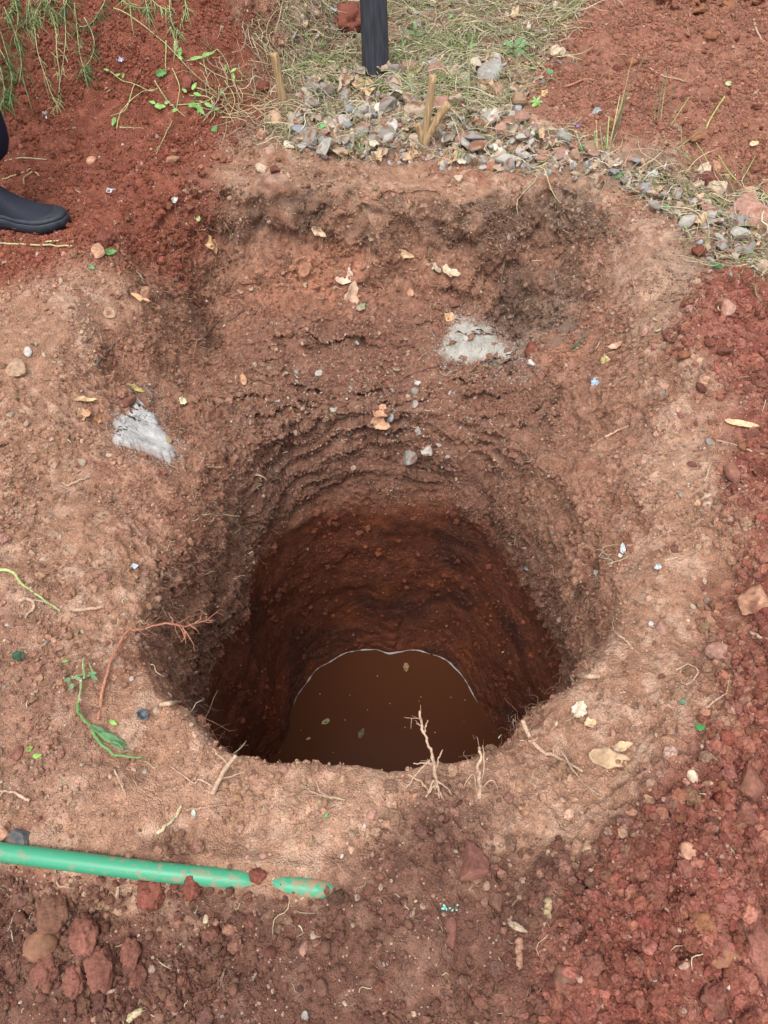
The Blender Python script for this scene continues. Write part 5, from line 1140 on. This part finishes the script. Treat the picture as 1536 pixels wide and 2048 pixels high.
def stalks(label, items, seed, colr):
    """cut upright stalks: (base px, base py, top px, top py, radius)"""
    p0 = hit(items[0][0], items[0][1]); o = empty('stalk_clump', p0, label, 'stalks'); r = np.random.default_rng(seed)
    for i, (a, b_, c_, d_, rr_) in enumerate(items):
        p = hit(a, b_); D = camdepth(p); top = Dp(c_, d_, D-.06*abs(b_-d_)/150); p = np.array(p)-np.array([0, 0, .01]); mid_ = (p+top)/2+r.normal(0, .003, 3)
        me = py_mesh('stalk', [tube_part(spline([p, mid_, top], 12), np.linspace(rr_, rr_*.75, 12), 7)]); set_cols(me, np.array(colr[i % len(colr)])*r.uniform(.8, 1.15), .15, seed+i)
        child(o, me, m_straw, 'stalk')
SG = [(.34, .42, .14), (.22, .26, .10), (.40, .38, .18), (.16, .13, .08), (.30, .22, .12)]
stalks('clump of tall cut yellow-green stalks on the right of the litter band', [(1212, 318, 1218, 232, .0018), (1205, 315, 1216, 250, .0016), (1218, 300, 1240, 190, .0018), (1222, 290, 1292, 108, .0022), (1213, 300, 1265, 115, .0019), (1228, 270, 1258, 140, .0016), (1208, 318, 1200, 255, .0015), (1195, 320, 1192, 240, .0014), (1230, 300, 1252, 195, .0018), (1215, 325, 1235, 262, .0013), (1200, 322, 1188, 262, .0013), (1240, 255, 1252, 185, .0014)], 301, SG)
stalks('second clump of dark cut stalks behind the tall one', [(1315, 245, 1330, 140, .0018), (1322, 245, 1335, 150, .0018), (1328, 240, 1348, 165, .0016), (1335, 260, 1378, 195, .0020), (1310, 250, 1315, 175, .0015), (1340, 265, 1352, 245, .0016), (1295, 240, 1288, 170, .0013), (1325, 268, 1340, 262, .0018), (1330, 250, 1360, 205, .0014)], 302, [(.16, .15, .08), (.24, .24, .11), (.13, .10, .07), (.30, .32, .13)])
stalks('leaning bright stalks at the right of the cut clumps', [(1345, 298, 1410, 255, .0022), (1410, 258, 1450, 192, .0024), (1375, 318, 1362, 252, .0018), (1425, 332, 1392, 285, .0018), (1493, 374, 1437, 310, .0022), (1300, 270, 1255, 268, .0016)], 303, [(.30, .34, .13), (.42, .46, .14), (.26, .26, .12)])
stalks('thin bare stems standing behind the pit edge left of the stump', [(690, 275, 650, 210, .0013), (745, 300, 740, 265, .0012), (700, 262, 715, 190, .0012), (780, 245, 850, 260, .0013), (625, 290, 618, 240, .0016), (770, 280, 830, 245, .0014)], 304, [(.32, .24, .16), (.24, .2, .12), (.4, .34, .22)])

# ---------------------------------------------------------------- scraps
m_scrap = attr_mat('plastic_scrap', .4, .4, 200, .9, 1.1, None)
SCR = [
 (1303, 355, 26, 20, 40, (.58, .62, .66), 'crumpled whitish plastic scrap in the litter right of the stalks'), (1190, 764, 22, 12, 70, (.40, .52, .68), 'tiny blue and white plastic scrap on the right shoulder'),
 (1248, 1098, 22, 9, 80, (.62, .66, .70), 'upright white plastic sliver on the right slope'), (1240, 1112, 9, 8, 0, (.66, .68, .70), 'white crumb left of the upright plastic sliver'),
 (1317, 1137, 18, 12, 60, (.60, .65, .70), 'white paper scrap right of the upright sliver'), (225, 383, 22, 8, 0, (.70, .70, .74), 'white scrap on the red soil right of the boot'),
 (243, 120, 14, 8, 30, (.52, .50, .70), 'lilac scrap high on the smooth red bank'), (93, 234, 22, 5, -60, (.60, .60, .74), 'thin lilac strip on the red bank above the boot'),
 (670, 18, 30, 10, 50, (.66, .70, .76), 'pale plastic strip in the grass left of the post'), (350, 398, 16, 10, 60, (.70, .66, .60), 'white chip at the side of the red clod trail'),
 (268, 1132, 14, 9, 20, (.60, .68, .78), 'light blue scrap on the left inner wall'), (285, 1432, 26, 22, -40, (.10, .12, .13), 'dark grey crumpled plastic at the left rim of the shaft'),
 (1195, 1145, 10, 9, 30, (.6, .6, .58), 'white crumb on the right inner wall'), (1385, 1075, 0, 0, 0, (1, 1, 1), ''), (713, 686, 14, 7, 90, (.7, .7, .68), 'white chip under the torn beige leaf'),
 (1055, 1135, 12, 9, 60, (.4, .44, .5), 'blue-grey fleck on the right shaft wall'), (1302, 1250, 12, 8, 80, (.66, .70, .74), 'white fleck left of the pinkish stone on the right rim'),
]
for (a_, b_, L_, W_, an_, c_, lab) in SCR:
    if lab: leaf(a_, b_, L_, W_, an_, np.array(c_)*.72, lab, .3, .18, m=m_scrap, name='scrap', cat='scrap')
def flecks(pix, wpx, c_, label, group, name):
    V, F = stone_shape(1, 5, 'stone'); me = bpy.data.meshes.new(name); set_mesh(me, V, F, None, False); set_cols(me, c_, .05); me.materials.append(m_scrap); first = None
    for i, (a_, b_) in enumerate(pix):
        p, n = ray(a_, b_); s_ = mpp(p)*wpx[i % len(wpx)]/2
        o = bpy.data.objects.new(name, me) if first is None else first.copy(); C.objects.link(o)
        if first is None: first = o; o['label'] = label; o['category'] = 'fleck'; o['group'] = group
        o.location = p+n*s_*.4; o.scale = (s_, s_*.8, s_*.5); o.rotation_euler = (0, 0, i*1.7)
flecks([(1096, 1969), (1099, 1976), (1092, 1980), (1146, 1984), (1152, 1987), (1140, 1978), (1133, 1996), (1168, 1973), (1092, 2012), (1088, 2008), (1116, 2015), (1165, 1975), (1148, 1975)], [8, 6, 5, 11, 8, 6, 5, 7, 11, 8, 7, 5], (.30, .58, .80), 'bright light-blue fleck of paint on the dark foreground soil', 'blue flecks in the foreground', 'paint_fleck')
flecks([(885, 1817), (892, 1819), (900, 1816), (912, 1818), (914, 1810), (889, 1813), (905, 1820)], [9, 7, 6, 8, 6], (.16, .56, .48), 'turquoise fleck in line with the buried pipe', 'turquoise flecks beyond the pipe', 'plastic_fleck')
flecks([(745, 232), (750, 228), (876, 300), (927, 312), (1155, 255), (1148, 250), (1170, 246), (1130, 262), (1482, 480), (1500, 495), (1390, 530), (620, 222), (1390, 440), (360, 1905)][:13], [10, 8, 9, 10, 12], (.22, .15, .42), 'small purple petal among the litter', 'purple petals in the litter', 'petal')
# floating bits and the modelled sky glint along the water's back edge
def on_water(px, py): return Vector((*plane(px, py, WATER_Z), WATER_Z))
r = np.random.default_rng(9)
for (a_, b_, L_, c_, lab) in ((812, 1336, 20, (.30, .20, .10), 'brown leaf floating near the back of the water'), (651, 1444, 18, (.30, .32, .16), 'greenish leaf scrap floating at the left of the water'), (723, 1467, 22, (.14, .13, .08), 'dark leaf scrap floating in the middle of the water'), (617, 1478, 10, (.34, .28, .18), 'small pale scrap floating left of the dark one')):
    p = on_water(a_, b_); s_ = mpp(p); me = py_mesh('floating_leaf', [leaf_part(L_*s_, L_*s_*.55, r, .1, .12)]); set_cols(me, c_, .2)
    o = add_obj('floating_leaf', me, m_leaf, lab, 'leaf'); o.location = p+Vector((0, 0, .002)); o.rotation_euler = (0, 0, r.uniform(0, 6))
V, F = stone_shape(0, 3, 'pebble'); me = bpy.data.meshes.new('floating_speck'); set_mesh(me, V, F); set_cols(me, (.46, .40, .30), .1); me.materials.append(m_leaf); first = None
for (a_, b_) in [(780, 1407), (838, 1402), (902, 1395), (928, 1443), (666, 1505), (988, 1464), (602, 1461), (755, 1352), (700, 1390), (640, 1388), (870, 1465), (930, 1400), (690, 1440), (810, 1455), (842, 1394), (735, 1420)]:
    o = bpy.data.objects.new('floating_speck', me) if first is None else first.copy(); C.objects.link(o)
    if first is None: first = o; o['label'] = 'tiny pale speck floating on the muddy water'; o['category'] = 'speck'; o['group'] = 'specks on the water'
    o.location = on_water(a_, b_); s_ = r.uniform(.0015, .0038); o.scale = (s_, s_, s_*.6)
# sky reflection at the water's edge, modelled as a pale tube along the wall
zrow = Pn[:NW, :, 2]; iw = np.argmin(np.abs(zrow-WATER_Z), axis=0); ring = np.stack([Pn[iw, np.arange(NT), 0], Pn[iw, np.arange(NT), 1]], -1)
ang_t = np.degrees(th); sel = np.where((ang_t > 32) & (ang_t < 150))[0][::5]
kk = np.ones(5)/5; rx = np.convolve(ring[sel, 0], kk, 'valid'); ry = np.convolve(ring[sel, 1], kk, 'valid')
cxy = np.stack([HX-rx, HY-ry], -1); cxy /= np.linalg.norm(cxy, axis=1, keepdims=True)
glint_path = np.stack([rx+cxy[:, 0]*.006, ry+cxy[:, 1]*.006, np.full(len(rx), WATER_Z+.001)], -1)
m_glint, t, b = mat('glint', .25, .6, (.52, .50, .52))
rd = .0036*(.12+1.1*np.abs(fbm(glint_path, .04, 3, 3))**1.2)*np.interp(np.arange(len(rx)), [0, 12, len(rx)-12, len(rx)-1], [.15, 1, 1, .1])
add_obj('glint_line', py_mesh('glint_line', [tube_part(glint_path, rd, 6, .5)]), m_glint, 'sky reflection modelled as a thin pale wavy line along the back edge of the water', 'glint')

# ================================================================ person with black slip-on boots, at the left border
m_knit, t, b = mat('black_knit', .75, .3, (.014, .017, .028))
bump(t, b, [('v', 230, .5)], .0015)
m_rub, t, b = mat('black_rubber', .5, .4, (.020, .024, .034)); bump(t, b, [('n', 300, .3)], .001)
dusty, n_ = vary(t, t.nodes.new('ShaderNodeRGB').outputs[0], 60, .8, 1.5); t.nodes['RGB'].outputs[0].default_value = (.017, .020, .030, 1); t.links.new(dusty, b.inputs['Base Color'])
m_cloth, t, b = mat('navy_cloth', .9, .15, (.012, .012, .028)); bump(t, b, [('n', 60, .4), ('n', 600, .3)], .004)
m_shirt, t, b = mat('grey_cloth', .9, .15, (.16, .17, .19)); bump(t, b, [('n', 60, .4)], .004)
m_skin, t, b = mat('skin', .5, .35, (.16, .075, .045)); m_hair, t, b = mat('hair', .8, .3, (.012, .010, .009)); bump(t, b, [('n', 200, .9)], .004)
SL = .29
def outline(s_, grow=0.):
    w_ = np.interp(s_, [0, .04, .12, .30, .45, .62, .78, .90, .96, 1.0], [.018, .028, .034, .033, .034, .044, .047, .038, .026, .008])
    off = np.interp(s_, [0, .3, .6, 1], [0, .002, 0, .010]); return w_+grow, off
def shoe_parts():
    st_ = np.concatenate([[0], np.linspace(.01, .985, 40), [1.0]])
    up_, so_, gd_ = [], [], []; na = 20
    for s_ in st_:
        w_, o_ = outline(s_); h_ = np.interp(s_, [0, .03, .12, .3, .42, .55, .70, .85, .95, 1.0], [.11, .13, .135, .128, .105, .078, .060, .052, .040, .024])
        for j in range(na+1):
            a_ = math.pi*j/na; cx_, cz_ = math.cos(a_), math.sin(a_); e = 2/2.6
            up_.append((s_*SL, o_+w_*np.sign(cx_)*abs(cx_)**e, .022+(h_-.022)*max(cz_, 0)**(.85)))
    F = [(i*(na+1)+j, i*(na+1)+j+1, (i+1)*(na+1)+j+1, (i+1)*(na+1)+j) for i in range(len(st_)-1) for j in range(na)]
    F += [tuple(range(na+1)), tuple((len(st_)-1)*(na+1)+j for j in range(na, -1, -1))]
    upper = (np.array(up_), F)
    def slab(z0, z1, g0, g1, zprof=0., s0=-.012, s1=1.02, lugs=False):
        n = 60; ring = []
        for k_ in range(n):
            a_ = 2*math.pi*k_/n; s_ = .5-.5*math.cos(a_); w_, o_ = outline(s_); s2 = s0+(s1-s0)*s_; ring.append((s2*SL, o_+w_*(1 if a_ < math.pi else -1)*abs(math.sin(a_))**.02, s_, math.sin(a_)))
        lev = [(z0+.004, g0-.004), (z0, g0-.001) if False else (z0+.002, g0), ((z0+z1)/2, (g0+g1)/2), (z1-.002, g1), (z1, g1-.003)]; V = []
        for li, (zz_, g) in enumerate(lev):
            for k_, (xx_, yy_, s_, sn) in enumerate(ring):
                lug = (-.0018 if lugs and li < 3 and (k_ % 3 == 0) else 0); w_, o_ = outline(s_); toe = .010*ss(.8, 1.0, s_)
                V.append((xx_+(g+lug)*(1 if s_ > .5 else -1)*(abs(s_-.5)*2)**6, o_+(w_+g+lug)*np.sign(sn)*(1 if abs(sn) > .05 else abs(sn)*20), zz_+toe*(1 if zz_ < .02 else .6)))
        F = [(l*n+k_, l*n+(k_+1) % n, (l+1)*n+(k_+1) % n, (l+1)*n+k_) for l in range(4) for k_ in range(n)]; F += [tuple(range(n))[::-1], tuple(4*n+k_ for k_ in range(n))]
        return np.array(V), F
    return upper, slab(-.004, .031, .007, .007, lugs=True), slab(.028, .041, .0045, .0022)
pa_, pb_ = np.array(plane(0, 455)), np.array(plane(105, 470)); dv = pb_-pa_; yaw = math.atan2(dv[1], dv[0])
toe = Vector((*plane(126, 450), 0)); gz = np.median([hit(a_, b_).z for a_, b_ in ((20, 455), (60, 462), (100, 468), (10, 440), (50, 450))])
person = empty('person', (toe.x-.23*math.cos(yaw), toe.y-.23*math.sin(yaw)+.14, gz), 'person in navy trousers and black slip-on boots standing at the left border', 'person')
bpy.context.view_layer.update()
def put(me, m, name, parent, loc=(0, 0, 0), rz=0, mirror=False):
    o = bpy.data.objects.new(name, me); C.objects.link(o); 
    if m and not me.materials: me.materials.append(m)
    o.parent = parent; o.location = loc; o.rotation_euler = (0, 0, rz)
    if mirror: o.scale = (1, -1, 1)
    return o
U, S1, S2 = shoe_parts(); mu, ms, mg = py_mesh('boot', [U]), py_mesh('sole', [S1]), py_mesh('toe_guard', [S2])
P0 = Vector(person.location)
for k_, (dx, dy, rz_) in enumerate(((0, 0, yaw), (-.42, .24, yaw+.2))):
    heel = Vector((toe.x-SL*math.cos(yaw)+dx, toe.y-SL*math.sin(yaw)+dy, gz+.001))-P0
    if k_: heel.z = .012
    bo = put(mu, m_knit, 'boot', person, heel, rz_, bool(k_)); put(ms, m_rub, 'sole', bo); put(mg, m_rub, 'toe_guard', bo)
def skin_mesh(name, verts, edges, radii, m, sub=2):
    me = bpy.data.meshes.new(name); me.from_pydata([tuple(v) for v in verts], edges, []); o = bpy.data.objects.new(name, me); C.objects.link(o)
    mod = o.modifiers.new('skin', 'SKIN'); mod.use_smooth_shade = True
    if not me.skin_vertices: 
        bpy.context.view_layer.objects.active = o
    sv_ = me.skin_vertices[0].data if me.skin_vertices else None
    if sv_ is None: return None
    for i, r_ in enumerate(radii): sv_[i].radius = r_ if isinstance(r_, tuple) else (r_, r_)
    sv_[0].use_root = True
    sb = o.modifiers.new('sub', 'SUBSURF'); sb.levels = sb.render_levels = sub
    dg = bpy.context.evaluated_depsgraph_get(); m2 = bpy.data.meshes.new_from_object(o.evaluated_get(dg)); m2.name = name
    bpy.data.objects.remove(o); o2 = bpy.data.objects.new(name, m2); C.objects.link(o2); o2.parent = person
    m2.materials.clear(); m2.materials.append(m); return o2
ax, ay = .075*math.cos(yaw)+toe.x-SL*math.cos(yaw)-P0.x, toe.y-SL*math.sin(yaw)-P0.y+.075*math.sin(yaw)
A1 = (ax, ay, .10); A2 = (ax-.42, ay+.25, .11); pc = (ax-.16, ay+.13)
K1 = (ax+.01, ay+.03, .48); K2 = (ax-.28, ay+.24, .48); PV = (pc[0], pc[1], .93)
H1 = (pc[0], pc[1]-.085, .86); H2 = (pc[0], pc[1]+.085, .86); CH = (pc[0]-.01, pc[1], 1.32); NK = (pc[0], pc[1], 1.46); WA = (pc[0]-.01, pc[1], 1.10)
SH1 = (pc[0]-.01, pc[1]-.17, 1.38); SH2 = (pc[0]-.01, pc[1]+.17, 1.38); E1 = (pc[0]-.06, pc[1]-.27, 1.10); E2 = (pc[0]-.06, pc[1]+.27, 1.10); W1 = (pc[0]+.05, pc[1]-.19, .90); W2 = (pc[0]+.05, pc[1]+.19, .90)
HD = (pc[0]+.01, pc[1], 1.58); HT = (pc[0]+.005, pc[1], 1.68); CN = (pc[0]+.05, pc[1], 1.52); NO_ = (pc[0]+.105, pc[1], 1.585)
skin_mesh('body', [PV, H1, K1, A1, H2, K2, A2, WA, CH, NK, HD, HT, SH1, E1, W1, SH2, E2, W2, CN, NO_], [(0, 1), (1, 2), (2, 3), (0, 4), (4, 5), (5, 6), (0, 7), (7, 8), (8, 9), (9, 10), (10, 11), (8, 12), (12, 13), (13, 14), (8, 15), (15, 16), (16, 17), (10, 18), (10, 19)],
  [(.10, .12), .07, .048, .034, .07, .048, .034, (.10, .12), (.10, .14), .052, (.085, .075), (.07, .06), .05, .036, .026, .05, .036, .026, .035, .014], m_skin)
A1t = (A1[0]+.05, A1[1]+.004, .150); A2t = (A2[0]+.01, A2[1], .135)
skin_mesh('trousers', [(PV[0], PV[1], .96), H1, K1, A1t, H2, K2, A2t, (pc[0], pc[1], 1.02)], [(0, 1), (1, 2), (2, 3), (0, 4), (4, 5), (5, 6), (0, 7)], [(.12, .16), .105, .090, .092, .105, .085, .078, (.12, .155)], m_cloth)
skin_mesh('shirt', [CH, WA, (pc[0], pc[1], .95), (pc[0], pc[1], 1.43), SH1, E1, (W1[0], W1[1], .93), SH2, E2, (W2[0], W2[1], .93)], [(0, 1), (1, 2), (0, 3), (0, 4), (4, 5), (5, 6), (0, 7), (7, 8), (8, 9)], [(.13, .17), (.125, .165), (.13, .175), (.07, .08), .072, .055, .045, .072, .055, .045], m_shirt)
V, F = ICO[3]; V = V*np.array([.105, .088, .10])*(1+.05*fbm(V+3, .3, 3, 1))[:, None]; V = V[:]; V[:, 2] = np.where((V[:, 0] > .02) & (V[:, 2] < .03), .03+0*V[:, 2], V[:, 2]); V = V+np.array([HD[0]-.012, HD[1], 1.635])
put(py_mesh('hair', [(V, F)]), m_hair, 'hair', person)
for sgn in (-1, 1):
    Ve, Fe = ICO[2]; put(py_mesh('ear', [(Ve*np.array([.018, .008, .030])+np.array([HD[0]-.005, HD[1]+sgn*.078, 1.585]), Fe)]), m_skin, 'ear', person)
    m_eye = bpy.data.materials.get('eye') or mat('eye', .2, .5, (.55, .52, .48))[0]
    put(py_mesh('eye', [(Ve*.012+np.array([HD[0]+.078, HD[1]+sgn*.031, 1.605]), Fe)]), m_eye, 'eye', person)
